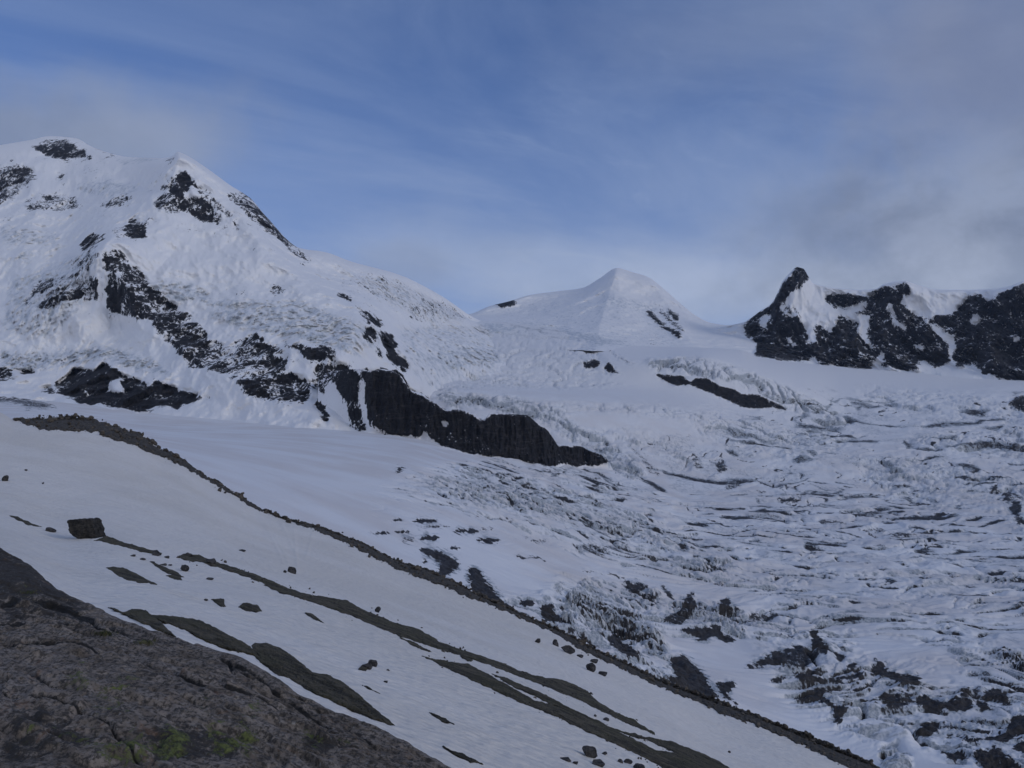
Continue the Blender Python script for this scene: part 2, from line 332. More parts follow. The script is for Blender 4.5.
I([(860,460),(900,455),(960,465),(1024,480),(1200,470),(1200,560),(1024,540),(980,510),(940,520),(900,500),(860,490)], .42)
I([(900,440),(960,430),(1024,425),(1200,420),(1200,470),(1024,470),(980,455),(920,452)], .38)
I([(985,650),(1008,652),(1024,658),(1200,670),(1200,690),(1024,672),(1000,660)], .62); I([(1012,600),(1024,600),(1200,600),(1200,630),(1024,620)], .6)
I([(878,747),(894,742),(912,758),(914,768),(890,775),(880,765)], .62); I([(640,690),(665,685),(690,694),(670,695)], .55)
I([(850,380),(960,392),(1024,400),(1024,425),(940,425),(860,405)], .3)
I([(965,405),(1000,395),(1010,410),(980,420)], .3)
ice.blur(2.0)
cliff = Mask()                 # strong serac relief
cliff.a = np.maximum(ice.a, 0); cliff.blur(3)

def rock_at(X, Y, Z, px, py, amp=1.0, size=60.0):
    wx = 3.2*fbm(X/size, Y/size, Z/size, 4); wy = 3.2*fbm(X/size+31, Y/size, Z/size, 4)
    v = np.clip(rock.at(px+wx*amp, py+wy*amp), 0, 1)
    e = fbm(X/(size*1.6)+7, Y/(size*1.6), Z/(size*.8), 5, .6)
    return np.clip(v*(1+.30*e*amp)+.03*smooth(v, .3, .6), 0, 1)
# ------------------------------------------------------------------ sheets
terrain_mats = {}
def grid_mesh(name, P, masks, mat):
    nr, nc = P.shape[:2]
    me = bpy.data.meshes.new(name)
    me.vertices.add(nr*nc); me.vertices.foreach_set('co', P.reshape(-1).astype(np.float32))
    r, c = np.meshgrid(np.arange(nr-1), np.arange(nc-1), indexing='ij'); a = (r*nc+c).reshape(-1)
    q = np.stack([a, a+1, a+nc+1, a+nc], 1).astype(np.int32)
    n = len(q); me.loops.add(n*4); me.loops.foreach_set('vertex_index', q.reshape(-1))
    me.polygons.add(n); me.polygons.foreach_set('loop_start', np.arange(n, dtype=np.int32)*4)
    me.polygons.foreach_set('loop_total', np.full(n, 4, np.int32)); me.polygons.foreach_set('use_smooth', np.ones(n, bool))
    me.update()
    at = me.attributes.new('cover', 'FLOAT_COLOR', 'POINT')
    col = np.ones((nr*nc, 4), np.float32)
    for i, m in enumerate(masks): col[:, i] = m.reshape(-1)
    at.data.foreach_set('color', col.reshape(-1))
    me.materials.append(mat)
    ob = bpy.data.objects.new(name, me); sc.collection.objects.link(ob)
    return ob
def sheet(curves, px0, px1, ncol, rows):
    """curves run near to far, each a list of (px, py, distance); returns point grid on the landform"""
    px = np.linspace(px0, px1, ncol)
    PY = np.array([pchip([k[0] for k in c], [k[1] for k in c], px) for c in curves])
    LY = np.log(np.array([pchip([k[0] for k in c], [k[2] for k in c], px) for c in curves]))
    S = (HY-PY)/F*np.exp(LY)                      # true height of every curve
    outY, outZ = [], []
    n = len(curves)
    def slopes(A):
        d = np.diff(A, axis=0); m = np.zeros_like(A)
        with np.errstate(divide='ignore', invalid='ignore'):
            hm = 2*d[:-1]*d[1:]/(d[:-1]+d[1:])
        m[1:-1] = np.where(d[:-1]*d[1:] > 0, hm, 0); m[0], m[-1] = d[0], d[-1]
        return m
    mP, mL = slopes(PY), slopes(LY)
    rowspy, rowsl = [], []
    for i in range(n-1):
        k = rows[i]
        for j in range(k+(1 if i == n-2 else 0)):
            t = j/k; a, b, c_, d_ = 2*t**3-3*t**2+1, t**3-2*t**2+t, -2*t**3+3*t**2, t**3-t**2
            rowspy.append(a*PY[i]+b*mP[i]+c_*PY[i+1]+d_*mP[i+1])
            rowsl.append(a*LY[i]+b*mL[i]+c_*LY[i+1]+d_*mL[i+1])
    py = np.array(rowspy); Y = np.exp(np.array(rowsl)); PX = np.broadcast_to(px, py.shape)
    X = (PX-CX)/F*Y; Z = (HY-py)/F*Y
    return X, Y, Z
def proj(X, Y, Z):
    return CX+F*X/Y, HY-F*Z/Y
def back(curve, dY, dz):
    """the hidden far side of a crest"""
    out = []
    for px, py, Y in curve:
        Y2 = Y+dY; z = (HY-py)/F*Y-dz; out.append((px, HY-z/Y2*F, Y2))
    return out

def terrain_material(name, size, snow=(.77,.775,.79), dust=(.70,.67,.66), rockc=((.007,.008,.011),(.028,.026,.027)), icec=((.42,.47,.52),(.62,.65,.69)), dirtc=(.05,.045,.042), bump=0.3, dustamt=.6, rk=3.6, steep=.8, dk=2.4, ik=1.5):
    m = bpy.data.materials.new(name); m.use_nodes = True; g = NT(m.node_tree)
    P = g.n('ShaderNodeNewGeometry'); pos = P.outputs['Position']; s = 1.0/size
    cv = g.n('ShaderNodeAttribute', None, attribute_name='cover', attribute_type='GEOMETRY')
    sp = g.n('ShaderNodeSeparateColor', {0: cv.outputs['Color']})
    r, ic, dr = sp.outputs[0], sp.outputs[1], sp.outputs[2]
    nA = g.m('ADD', g.m('MULTIPLY', g.noise(g.smul(pos, 1.3, .7, .8), s*1.5, 6, 0.72, 0.5), .6), g.m('MULTIPLY', g.noise(g.smul(pos, 1, .7, .6), s*.4, 5, .65, .6), .40))
    nz = g.n('ShaderNodeSeparateXYZ', {0: P.outputs['Normal']}).outputs[2]
    nB = g.noise(g.smul(pos, 1.2, .6, .45), s*.8, 5, .6, .3)
    nf = g.noise(pos, s*4, 4, .65)
    nl = g.noise(pos, s*.06, 4, .55)
    def th(v, n, k, w_=.06):
        q = g.m('ADD', v, g.m('MULTIPLY', g.m('SUBTRACT', n, .5), k))
        return g.m('MULTIPLY', g.ramp(q, .5-w_, .5+w_), g.ramp(v, .04, .16))
    rs = g.m('ADD', r, g.m('MULTIPLY', g.m('SUBTRACT', .60, g.m('ABSOLUTE', nz)), g.m('MULTIPLY', r, steep)))
    rm = th(rs, nA, rk)
    im = g.m('MULTIPLY', g.ramp(g.m('ADD', ic, g.m('MULTIPLY', g.m('SUBTRACT', nB, .5), ik)), .20, .62), g.ramp(ic, .03, .2))
    dm = th(dr, nA, dk, .10)
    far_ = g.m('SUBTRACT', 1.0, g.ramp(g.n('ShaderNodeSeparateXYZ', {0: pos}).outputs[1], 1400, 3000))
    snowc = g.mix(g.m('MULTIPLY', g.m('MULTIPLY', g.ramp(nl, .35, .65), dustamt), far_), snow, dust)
    icc = g.mix(g.ramp(nf, .35, .65), icec[0], icec[1])
    st_ = g.noise(g.smul(pos, .25, .25, 1.6), s*.9, 5, .6, 1.2)
    rc = g.mix(g.ramp(nf, .35, .7), rockc[0], rockc[1]); rc = g.mix(g.m('MULTIPLY', g.ramp(st_, .52, .64), .7), rc, tuple(1.6*q_ for q_ in rockc[1]))
    dc = g.mix(g.ramp(nf, .4, .75), dirtc, tuple(2.6*c for c in dirtc))
    c = g.mix(im, snowc, icc); c = g.mix(dm, c, dc); c = g.mix(rm, c, rc)
    rough = g.m('ADD', .62, g.m('MULTIPLY', rm, .3))
    hgt = g.m('ADD', g.m('MULTIPLY', nf, .5), g.m('MULTIPLY', nA, 1.0))
    hs = g.m('MULTIPLY', g.m('ADD', .12, g.m('MAXIMUM', g.m('MAXIMUM', rm, im), dm)), bump)
    bp = g.n('ShaderNodeBump', {'Height': hgt, 'Strength': hs, 'Distance': size*.6})
    b = g.n('ShaderNodeBsdfPrincipled', {'Base Color': c, 'Roughness': rough, 'Specular IOR Level': .25, 'Normal': bp.outputs[0]})
    g.n('ShaderNodeOutputMaterial', {'Surface': b.outputs[0]})
    return m

def struct(o, kind='structure', label=None, cat=None):
    o['kind'] = kind
    if label: o['label'] = label
    if cat: o['category'] = cat
    return o

# ---- right and left massifs, centre peak, buttress, glacier, near slope
def rows_for(curves, k=1.0, lo=3):
    out = []
    xs = np.linspace(0, 1024, 60)
    for a, b in zip(curves[:-1], curves[1:]):
        d = np.mean(np.abs(pchip([p[0] for p in a], [p[1] for p in a], xs)-pchip([p[0] for p in b], [p[1] for p in b], xs)))
        out.append(max(lo, int(d*k)))
    return out

def make_left_mountain():
    M0 = [(-300,440,1500),(0,440,1500),(130,445,1450),(300,445,1400),(350,450,1420),(400,445,1800),(450,420,2400),(500,388,2900),(560,372,3300)]
    M1 = [(-300,395,1950),(0,400,1850),(60,409,1800),(130,413,1750),(200,424,1680),(300,425,1600),(340,424,1620),(400,400,2000),(450,372,2700),(500,362,3200),(560,364,3500)]
    M2 = [(-300,365,2250),(0,366,2180),(50,374,2120),(100,362,2080),(150,374,2000),(200,385,1920),(300,388,1820),(350,372,1900),(400,350,2400),(450,341,3150),(500,350,3500),(560,356,3700)]
    M2b = [(-300,340,2350),(0,345,2300),(50,350,2250),(100,343,2220),(150,350,2130),(200,360,2050),(300,355,1950),(350,340,2050),(400,330,2700),(450,329,3450),(500,338,3850),(560,350,4000)]
    M3 = [(-300,250,2850),(0,255,2800),(60,262,2700),(110,248,2550),(160,262,2480),(200,275,2450),(300,300,2350),(350,305,2450),(400,305,3000),(450,314,3700),(480,325,4050),(500,333,4100),(560,345,4200)]
    M4 = [(-300,190,3400),(0,196,3400),(70,205,3300),(120,205,3050),(180,172,3020),(230,205,2900),(265,233,2830),(300,262,2800),(350,278,2850),(400,286,3300),(440,302,3800),(475,322,4200),(500,330,4250),(560,342,4300)]
    M5 = [(-300,178,3800),(-100,160,3850),(0,145,3900),(30,140,3950),(50,136,3960),(75,138,3950),(95,148,3800),(130,157,3600),(160,158,3350),(172,156.5,3230),(178,152,3180),(183,153.5,3155),(200,163.5,3100),(230,185,3050),(250,198,3020),(265,215,3000),(300,248,2950),(325,252,3020),(350,261,3100),(400,275,3450),(440,295,3880),(475,318,4270),(500,328,4350),(560,340,4400)]
    cur = [M0, M1, M2, M2b, M3, M4, M5, back(M5, 350, 260)]
    rows = [14, 36, 26, 95, 75, 45, 12]
    X, Y, Z = sheet(cur, -300, 560, 900, rows)
    px, py = proj(X, Y, Z)
    t = np.arange(X.shape[0])/X.shape[0]; top = 1-smooth(t, .86, .95)[:, None]
    rk = np.clip(rock.at(px, py), 0, 1); cl = cliff.at(px, py)
    # ridge from the front peak down to the left, and secondary ribs (tents pushed towards the viewer)
    def tent(pts, wd, amp):
        best = np.full(X.shape, 1e9)
        for (ax, ay), (bx, by) in zip(pts[:-1], pts[1:]):
            dx, dy = bx-ax, by-ay; q = np.clip(((px-ax)*dx+(py-ay)*dy)/(dx*dx+dy*dy), 0, 1)
            best = np.minimum(best, np.hypot(px-ax-q*dx, py-ay-q*dy))
        return amp*np.clip(1-best/wd, 0, 1)**1.2
    push = tent([(180,156),(150,198),(112,238),(88,268),(60,300)], 55, 150)+tent([(180,153),(235,215),(300,275),(380,330),(410,372)], 40, 70)
    push += tent([(104,255),(150,320),(210,370),(320,420)], 32, 70)+tent([(0,200),(70,200),(110,185)], 30, 60)+tent([(300,345),(350,365),(365,430)], 20, 40)+tent([(20,150),(40,200),(20,260)], 30, 60)+tent([(90,150),(120,180),(155,190)], 22, -60)+tent([(240,215),(270,260),(330,300)], 16, 35)+tent([(60,300),(100,345)], 18, 35)+tent([(262,285),(290,300),(330,330)], 16, -40)
    s = (Y-push*np.minimum(1, top+.2))/Y; X, Y, Z = X*s, Y*s, Z*s
    big = fbm(X/520, Y/520, Z/420, 4)
    rib = ridged(X/150+.3*big, Y/300, Z/420, 4)
    fine = ridged(X/45, Y/60, Z/70, 4)
    d = top*(28*big+6*rib)+ (rk*(16*(rib-1)+9*(fine-1)))*np.maximum(top, .35)
    sr = ridged(X/55, Y/55, Z/38, 5, .6); d += cl*top*(24*np.floor(sr*1.2+.5)/1.2*.5+8*sr-16)
    d += top*(3*ridged(X/38+.5*big, Y/90, Z/140, 4)+8*ridged((X+Z)/90, Y/150, (Z-X)/260, 4))*(1-rk)
    s = 1-d/Y*2.0; X, Y, Z = X*s, Y*s, Z*s
    Z = Z+(1.2*fbm(X/40, Y/40, Z/40, 3)+rk*2.5*(fine-1)+cl*3*ridged(X/30, Y/30, Z/25, 3))*np.maximum(top, .4)
    px, py = proj(X, Y, Z)
    m = terrain_material('snow and dark rock of the far faces', 16.0, bump=.5, dustamt=.2, steep=.35)
    o = grid_mesh('mountain_left', np.stack([X, Y, Z], -1), (rock_at(X, Y, Z, px, py, 1.3, 70.0), ice.at(px, py), dirt.at(px, py)), m)
    struct(o); terrain_mats['far'] = m
make_left_mountain()

def make_centre_peak():
    K0 = [(380,380,3300),(480,350,3600),(560,350,3500),(617,352,3500),(680,360,3500),(745,370,3500),(830,385,3500)]
    K1 = [(380,345,4000),(480,322,4300),(560,332,4250),(617,335,4200),(680,345,4050),(745,350,4000),(830,360,4000)]
    K2 = [(380,330,4800),(460,318,5000),(520,312,5200),(570,305,5100),(617,302,4950),(660,318,4700),(700,332,4500),(745,336,4450),(830,340,4500)]
    K3 = [(380,330,5400),(440,318,5500),(470,314,5500),(490,306,5500),(510,301,5500),(530,295,5600),(560,291,5700),(582,288,5700),(600,278,5650),(617,268,5600),(632,272,5600),(648,277,5550),(664,289,5400),(680,303,5250),(695,315,5150),(712,323,5050),(728,325,5000),(745,322,4950),(765,318,5000),(830,310,5000)]
    cur = [K0, K1, K2, K3, back(K3, 400, 260)]
    X, Y, Z = sheet(cur, 380, 830, 520, [20, 45, 60, 8])
    px, py = proj(X, Y, Z)
    t = np.arange(X.shape[0])/X.shape[0]; top = 1-smooth(t, .80, .92)[:, None]
    def tent(pts, wd, amp):
        best = np.full(X.shape, 1e9)
        for (ax, ay), (bx, by) in zip(pts[:-1], pts[1:]):
            dx, dy = bx-ax, by-ay; q = np.clip(((px-ax)*dx+(py-ay)*dy)/(dx*dx+dy*dy), 0, 1)
            best = np.minimum(best, np.hypot(px-ax-q*dx, py-ay-q*dy))
        return amp*np.clip(1-best/wd, 0, 1)**1.2
    push = tent([(617,268),(610,290),(600,325),(595,350)], 42, 170)+tent([(650,280),(672,312),(690,340)], 25, 110)
    s = (Y-push)/Y; X, Y, Z = X*s, Y*s, Z*s
    rk, cl = np.clip(rock.at(px, py), 0, 1), cliff.at(px, py)
    big = fbm(X/600, Y/600, Z/450, 4)
    d = top*(45*big+15*ridged(X/220, Y/350, Z/300, 4, .5)+3*ridged(X/60, Y/80, Z/120, 3)+rk*20*ridged(X/50, Y/60, Z/60, 3)+cl*20*ridged(X/110, Y/90, Z/60, 4))
    s = 1-d/Y*1.6; X, Y, Z = X*s, Y*s, Z*s
    Z = Z+2.0*fbm(X/60, Y/60, Z/60, 3)*top
    px, py = proj(X, Y, Z)
    struct(grid_mesh('mountain_centre', np.stack([X, Y, Z], -1), (rock_at(X, Y, Z, px, py, .5, 90.0), ice.at(px, py), dirt.at(px, py)), terrain_mats['far']))
make_centre_peak()

def make_right_wall():
    T = [(700,330,4700),(742,323,4650),(751,318,4600),(759,312,4560),(771,304,4500),(778,292,4450),(783,281,4420),(790,273,4400),(797,267,4400),(803,268,4400),(808,276,4430),(813,283,4450),(822,286,4450),(832,288,4400),(845,289,4380),(860,290,4350),(875,289,4300),(885,284,4250),(905,281,4200),(918,285,4200),(940,290,4200),(965,290,4150),(990,289,4050),(1007,287,3950),(1024,281,3900),(1100,265,3800),(1324,250,3800)]
    Bm = [(700,345,4300),(742,345,4250),(760,352,4150),(800,352,4080),(850,352,4000),(900,355,3930),(950,352,3850),(1000,355,3700),(1100,350,3600),(1324,350,3500)]
    B0 = [(700,352,4100),(742,357,4000),(760,359,3960),(782,362,3900),(832,367,3850),(868,371,3800),(920,371,3750),(960,369,3700),(1000,378,3550),(1024,381,3500),(1100,397,3400),(1324,410,3300)]
    Bb = [(px, py+14, Y-250) for px, py, Y in B0]
    mid = [(700,338,4450),(742,334,4420),(760,332,4330),(800,316,4240),(850,318,4180),(900,320,4080),(950,322,3990),(1000,322,3850),(1100,310,3720),(1324,300,3650)]
    cur = [Bb, B0, Bm, mid, T, back(T, 300, 200)]
    X, Y, Z = sheet(cur, 700, 1324, 760, [8, 28, 50, 48, 10])
    px, py = proj(X, Y, Z)
    t = np.arange(X.shape[0])/X.shape[0]; top = 1-smooth(t, .86, .96)[:, None]
    rk = np.clip(rock.at(px, py), 0, 1)
    big = fbm(X/300, Y/400, Z/500, 4)
    rib = ridged(X/120+.4*big, Y/300, Z/330, 4); fine = ridged(X/40, Y/50, Z/60, 4)
    d = (top*(35*big+22*rib)+rk*(30*(rib-1)+14*(fine-1))*np.maximum(top, .3))
    s = 1-d/Y*1.8; X, Y, Z = X*s, Y*s, Z*s
    Z = Z+rk*5*(fine-1)*np.maximum(top, .5)+1.5*fbm(X/60, Y/60, Z/60, 3)
    px, py = proj(X, Y, Z)
    struct(grid_mesh('mountain_right', np.stack([X, Y, Z], -1), (np.clip(rock_at(X, Y, Z, px, py, .9, 80.0)*1.02-.24*smooth(ridged(X/60, Y/90, (Z+.35*X)/22, 4), 1.0, 1.7)-.30*smooth(ridged((X+.25*Z)/38, Y/90, Z/210, 4), 1.15, 1.7), 0, 1), ice.at(px, py), dirt.at(px, py)), terrain_mats['far']))
make_right_wall()

def make_buttress():
    bot = [(300,440,1560),(330,432,1560),(350,432,1555),(371,430,1550),(387,436,1545),(410,438,1535),(436,446,1515),(475,457,1500),(528,465,1570),(548,470,1600),(575,470,1680),(593,471,1720),(612,474,1720),(640,485,1720)]
    by = lambda a: float(pchip([k[0] for k in bot], [k[2] for k in bot], a))
    top = [(300,395,1700),(330,372,1680)]+[(a, b, by(a)+60) for a, b in BUT_TOP]+[(616,474,1760),(640,480,1760)]
    mid = [(px, pchip([k[0] for k in top], [k[1] for k in top], px)*.45+py*.55, Y+40) for px, py, Y in bot]
    under = [(px, py+10, Y-40) for px, py, Y in bot]
    X, Y, Z = sheet([under, bot, mid, top, back(top, 60, 10), back(top, 160, 70)], 318, 616, 560, [6, 34, 34, 6, 6])
    px, py = proj(X, Y, Z)
    rk = np.clip(rock.at(px, py), 0, 1)
    fade = smooth(px, 325, 372)
    rib = ridged(X/36, Y/200, Z/190, 4); fine = ridged(X/11, Y/30, Z/34, 4)
    d = fade*(rk+.15)*(11*rib+5*fine)-(1-fade)*0+(1-fade)*(-60)
    s = 1-d/Y; X, Y, Z = X*s, Y*s, Z*s
    Z = Z+rk*1.6*(fine-1)
    px, py = proj(X, Y, Z)
    struct(grid_mesh('buttress_hill', np.stack([X, Y, Z], -1), (rock_at(X, Y, Z, px, py, .8, 40.0), ice.at(px, py), dirt.at(px, py)), terrain_material('dark cliff rock', 9.0, bump=.6)))
make_buttress()

def make_glacier():
    G0 = [(-300,450,300),(0,450,300),(150,470,300),(250,515,310),(500,635,320),(640,690,310),(860,790,300),(1024,800,290),(1324,800,280)]
    G1 = [(-300,422,650),(0,425,600),(150,441,560),(250,470,500),(350,512,470),(500,575,470),(650,650,430),(860,706,402),(1024,712,395),(1324,715,395)]
    G2 = [(-300,412,1050),(0,412,1000),(150,431,950),(300,446,900),(400,465,860),(500,503,820),(650,570,740),(860,616,618),(1024,622,600),(1324,625,600)]
    G3 = [(-300,405,1500),(0,404,1480),(150,425,1420),(300,431,1380),(400,441,1350),(500,470,1280),(600,502,1220),(700,530,1170),(860,543,1130),(1024,545,1110),(1324,545,1100)]
    G4 = [(-300,397,1900),(0,399,1850),(150,410,1780),(300,424,1680),(400,434,1620),(500,456,1600),(560,470,1600),(620,482,1640),(700,492,1720),(860,493,1750),(1024,490,1750),(1324,490,1750)]
    G5 = [(-300,380,2300),(300,412,2050),(400,418,2060),(450,428,1980),(500,438,1930),(560,446,1930),(620,452,1980),(700,452,2100),(780,452,2150),(860,452,2150),(1024,444,2200),(1324,440,2200)]
    G6 = [(-300,375,2600),(300,402,2350),(400,395,2400),(450,392,2300),(520,396,2300),(600,402,2330),(680,410,2380),(760,428,2400),(800,434,2420),(860,432,2480),(940,422,2550),(1024,415,2600),(1324,410,2600)]
    G7 = [(-300,370,2900),(300,390,2800),(400,375,2800),(480,380,2800),(560,386,2800),(650,388,2780),(700,396,2700),(750,410,2650),(790,413,2680),(830,415,2720),(900,404,2850),(1024,392,2950),(1324,390,3000)]
    G8 = [(-300,360,3400),(400,352,3300),(480,352,3350),(560,354,3250),(610,359,3080),(650,361,2960),(700,357,2930),(750,370,2900),(800,388,2880),(840,398,2920),(880,396,3000),(940,388,3150),(1024,382,3300),(1324,385,3400)]
    G9 = [(-300,350,4200),(400,325,4100),(480,321,4300),(540,326,4350),(600,338,4250),(650,345,4100),(740,350,4000),(760,357,3900),(870,369,3750),(1024,380,3600),(1324,395,3500)]
    cur = [G0, G1, G2, G3, G4, G5, G6, G7, G8, G9, back(G9, 300, 80)]
    X, Y, Z = sheet(cur, -300, 1324, 1500, [90, 150, 130, 85, 55, 50, 32, 40, 30, 4])
    px, py = proj(X, Y, Z)
    ic, dr, cl, rk = ice.at(px, py), dirt.at(px, py), cliff.at(px, py), np.clip(rock.at(px, py), 0, 1)
    # where the ice is broken: right of the smooth plateau
    edge = pchip([0, 400, 440, 470, 520, 560, 600, 700, 768], [900, 760, 600, 395, 330, 380, 450, 560, 700], py)
    brk = smooth(px-edge, -10, 70)*smooth(Y, 260, 330)*(1-smooth(Y, 2700, 3300))*(1-.88*calmm.at(px, py))
    calm = smooth(fbm(X/260+4, Y/420, 0*X, 3), -.05, .45)
    brk2 = brk*(1-.65*calm)
    # flow direction: down towards the lower right; crevasses run across it
    wx = X+38*fbm(X/140, Y/140, 0*X+3, 3); wy = Y+38*fbm(X/140+9, Y/140, 0*X+8, 3)
    a = radians(18); u = wx*math.cos(a)+wy*math.sin(a); v = -wx*math.sin(a)+wy*math.cos(a)
    q = -(450**1.7)/(6.5*.7)*wy**-.7; uu = wx/(17*(Y/450)**.95)
    sc1 = 1+Y/2600
    n1 = perlin(u/(62*sc1), v/(22*sc1), 0*u+1.5); n2 = perlin(u/(30*sc1)+7, v/(11*sc1), 0*u+6.5); n3 = perlin(u/(15*sc1)+3, v/(5.5*sc1), 0*u+2.2)
    saw = lambda n: np.where(n > 0, np.minimum(n*6, 1)-n*.8, n*.6)
    h = brk2*(3.6*saw(n1)+2.0*saw(n2)+.9*saw(n3))
    crk = np.exp(-(np.abs(perlin(u/(48*sc1)+40, v/(26*sc1), 0*u+11))/.045)**2)*smooth(fbm(X/70, Y/70, 0*X+5, 2), -.1, .25)
    h -= brk2*5.0*crk*np.minimum(1, 900/Y)
    ser = ridged(X/22, Y/26, Z/16, 4); ser2 = ridged(X/55, Y/70, 0*X, 4)
    h += cl*(smooth(Y, 1300, 1900)*8*(ser2-1.1)+2.5*(ser-1)*(1+smooth(Y, 1300, 1900)))
    g1, c1 = worley(uu/1.5+.5*fbm(uu/2, q, 0*uu+2, 3), q/.95+.25*uu+.5*fbm(uu/2+9, q, 0*uu+2, 3), 3)
    g2, c2 = worley(uu/.62+.4*perlin(uu, q, 0*uu), q/.45+.1*uu, 40)
    gap = np.maximum(np.exp(-(g1/.10)**2), .6*np.exp(-(g2/.12)**2))
    blk = (5.5*(c1-.45)+2.0*(c2-.5)-3.0*gap); sh = smooth(cl, .16, .5)
    h += sh*blk*(1+4.0*smooth(Y, 1300, 2900))+brk2*(1-sh)*.35*(3*(c1-.5))*smooth(fbm(X/150, Y/150, 0*X+31, 2), -.1, .3)
    h += dr*2.0*fbm(X/6, Y/6, 0*X, 3)
    h += brk*3*fbm(X/90, Y/90, 0*X, 4)+brk2*.9*ridged(uu/.9, q/1.1, 0*uu, 4)+.6*fbm(X/35, Y/35, 0*X, 3)+rk*14*(ridged(X/30, Y/40, Z/20, 3)-1)
    h *= (1-smooth(np.arange(X.shape[0])/X.shape[0], .95, .99))[:, None]
    Z = Z+h
    # fine crevasse lines, their spacing growing with the scale of the ice higher up
    def lines(sx, sq, sh, wd, o): return np.exp(-(perlin(uu/sx+sh*q+o, q/sq+o, 0*uu+o)/wd)**2)
    msk = smooth(fbm(X/(.16*Y)+3, q/9, 0*X+9, 3), -.25, .30)*brk*(1-.5*calm)
    crk2 = np.maximum(lines(1.6, 1.5, .22, .075, 3)*smooth(fbm(uu/2, q/2, 0*uu, 2), -.1, .2), lines(.9, .9, -.12, .08, 8)*smooth(fbm(uu/3+8, q/3, 0*uu, 2), 0, .25))*msk
    crk2 = .8*crk2
    def family(tilt, per, seg, o, wd):
        ph = (q+tilt*uu)/per+.9*fbm(uu/7+o, q/9+o, 0*uu+o, 3)+.12*perlin(uu/1.6+o, q/1.2, 0*uu+o)
        kk = np.floor(ph); fr = np.abs(ph-kk-.5); ex = smooth(perlin(uu/seg+13.7*np.sin(kk*1.9+o), kk*3.37+o, 0*uu+o), -.12, .10)
        wv = wd*(.5+1.0*np.abs(perlin(uu/1.4+o, kk*5.1, 0*uu+4)))
        return np.exp(-(fr/wv)**2)*ex
    zone = fbm(X/(.30*Y)+11, q/14+4, 0*X+2, 2)
    cf = family(.10, 2.4, 1.7, 2.3, .15)*smooth(zone, -.45, -.1)
    cf = np.maximum(cf, family(-.75, 2.6, 1.8, 5.9, .14)*smooth(zone, -.15, .15)); cf = np.maximum(cf, family(.6, 2.8, 1.6, 8.1, .13)*smooth(-zone, -.1, .2))
    cf = np.maximum(cf, family(.05, 1.3, 1.1, 3.3, .20)*smooth(Y, 450, 800)*smooth(fbm(X/(.09*Y)+3, q/3.5, 0*X+17, 3), -.15, .2))
    cf = cf*brk*smooth(fbm(X/(.12*Y)+23, q/5, 0*X+7, 3), -.55, -.05); crk2 = np.maximum(crk2, cf)
    h2 = -3.2*crk2*np.minimum(1, 900/Y)*(1-smooth(np.arange(X.shape[0])/X.shape[0], .95, .99))[:, None]; Z = Z+h2; h = h+h2
    px, py = proj(X, Y, Z)
    dwx = 3.5*fbm(uu*3, q*1.5, 0*uu+2, 4, .65); dwy = 2.2*fbm(uu*3+9, q*1.5, 0*uu+2, 4, .65)
    # steep broken faces show bare and dirty ice
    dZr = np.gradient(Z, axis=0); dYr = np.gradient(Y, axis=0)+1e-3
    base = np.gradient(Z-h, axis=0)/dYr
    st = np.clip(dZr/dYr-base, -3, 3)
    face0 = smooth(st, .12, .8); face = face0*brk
    patch = smooth(fbm(X/90+20, Y/130, 0*X, 3), -.25, .3)
    dpoly = dirt.at(px+dwx, py+dwy)
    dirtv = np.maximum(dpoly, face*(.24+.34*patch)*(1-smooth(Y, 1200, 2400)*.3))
    dirtv = np.maximum(dirtv, crk2*.80*(1-.25*smooth(Y, 1500, 2300)))
    dirtv = np.maximum(dirtv, brk2*crk*.85)
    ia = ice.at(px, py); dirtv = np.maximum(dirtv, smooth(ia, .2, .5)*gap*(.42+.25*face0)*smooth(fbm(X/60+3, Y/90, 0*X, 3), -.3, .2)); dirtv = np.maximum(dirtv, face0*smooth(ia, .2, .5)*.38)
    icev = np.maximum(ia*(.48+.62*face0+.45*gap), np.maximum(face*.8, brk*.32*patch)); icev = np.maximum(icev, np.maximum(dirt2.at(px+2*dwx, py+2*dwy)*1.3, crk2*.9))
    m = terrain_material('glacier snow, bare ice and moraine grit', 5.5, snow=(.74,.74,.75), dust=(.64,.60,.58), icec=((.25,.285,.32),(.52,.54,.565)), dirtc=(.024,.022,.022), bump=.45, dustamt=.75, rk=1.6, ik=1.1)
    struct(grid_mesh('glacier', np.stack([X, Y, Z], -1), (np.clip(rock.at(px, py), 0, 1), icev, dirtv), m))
make_glacier()

CREST = [(-300,384,380),(-100,396,330),(0,412,296),(16,420,290),(52,420,286),(86,420,283),(104,423,280),(140,434,273),(161,449,268),(180,458,262),(203,475,255),(240,496,245),(256,507,240),(287,520,232),(321,529,224),(356,542,216),(400,563,206),(431,573,201),(478,595,194),(530,620,184),(567,636,177),(595,652,172),(634,670,165),(659,682,160),(698,697,153),(724,707,149),(763,722,143),(802,738,138),(844,755,132),(876,769,128),(1024,840,118),(1324,960,105)]
A_ = [(-300,565,60),(0,572,46),(100,612,40),(160,625,38),(250,662,36),(395,728,33),(520,790,31),(700,880,29),(900,1000,27),(1324,1250,26)]
B_ = [(-300,470,160),(0,515,122),(68,536,112),(107,540,106),(177,558,100),(256,579,94),(325,603,88),(400,631,82),(468,657,77),(535,683,73),(600,712,69),(655,739,66),(720,772,62),(900,880,52),(1324,1100,45)]
BC = [(-300,430,260),(0,455,205),(68,468,195),(177,500,180),(256,535,170),(400,592,150),(535,645,135),(655,700,122),(720,735,115),(800,765,108),(900,815,98),(1324,1020,85)]
near_grid = {}
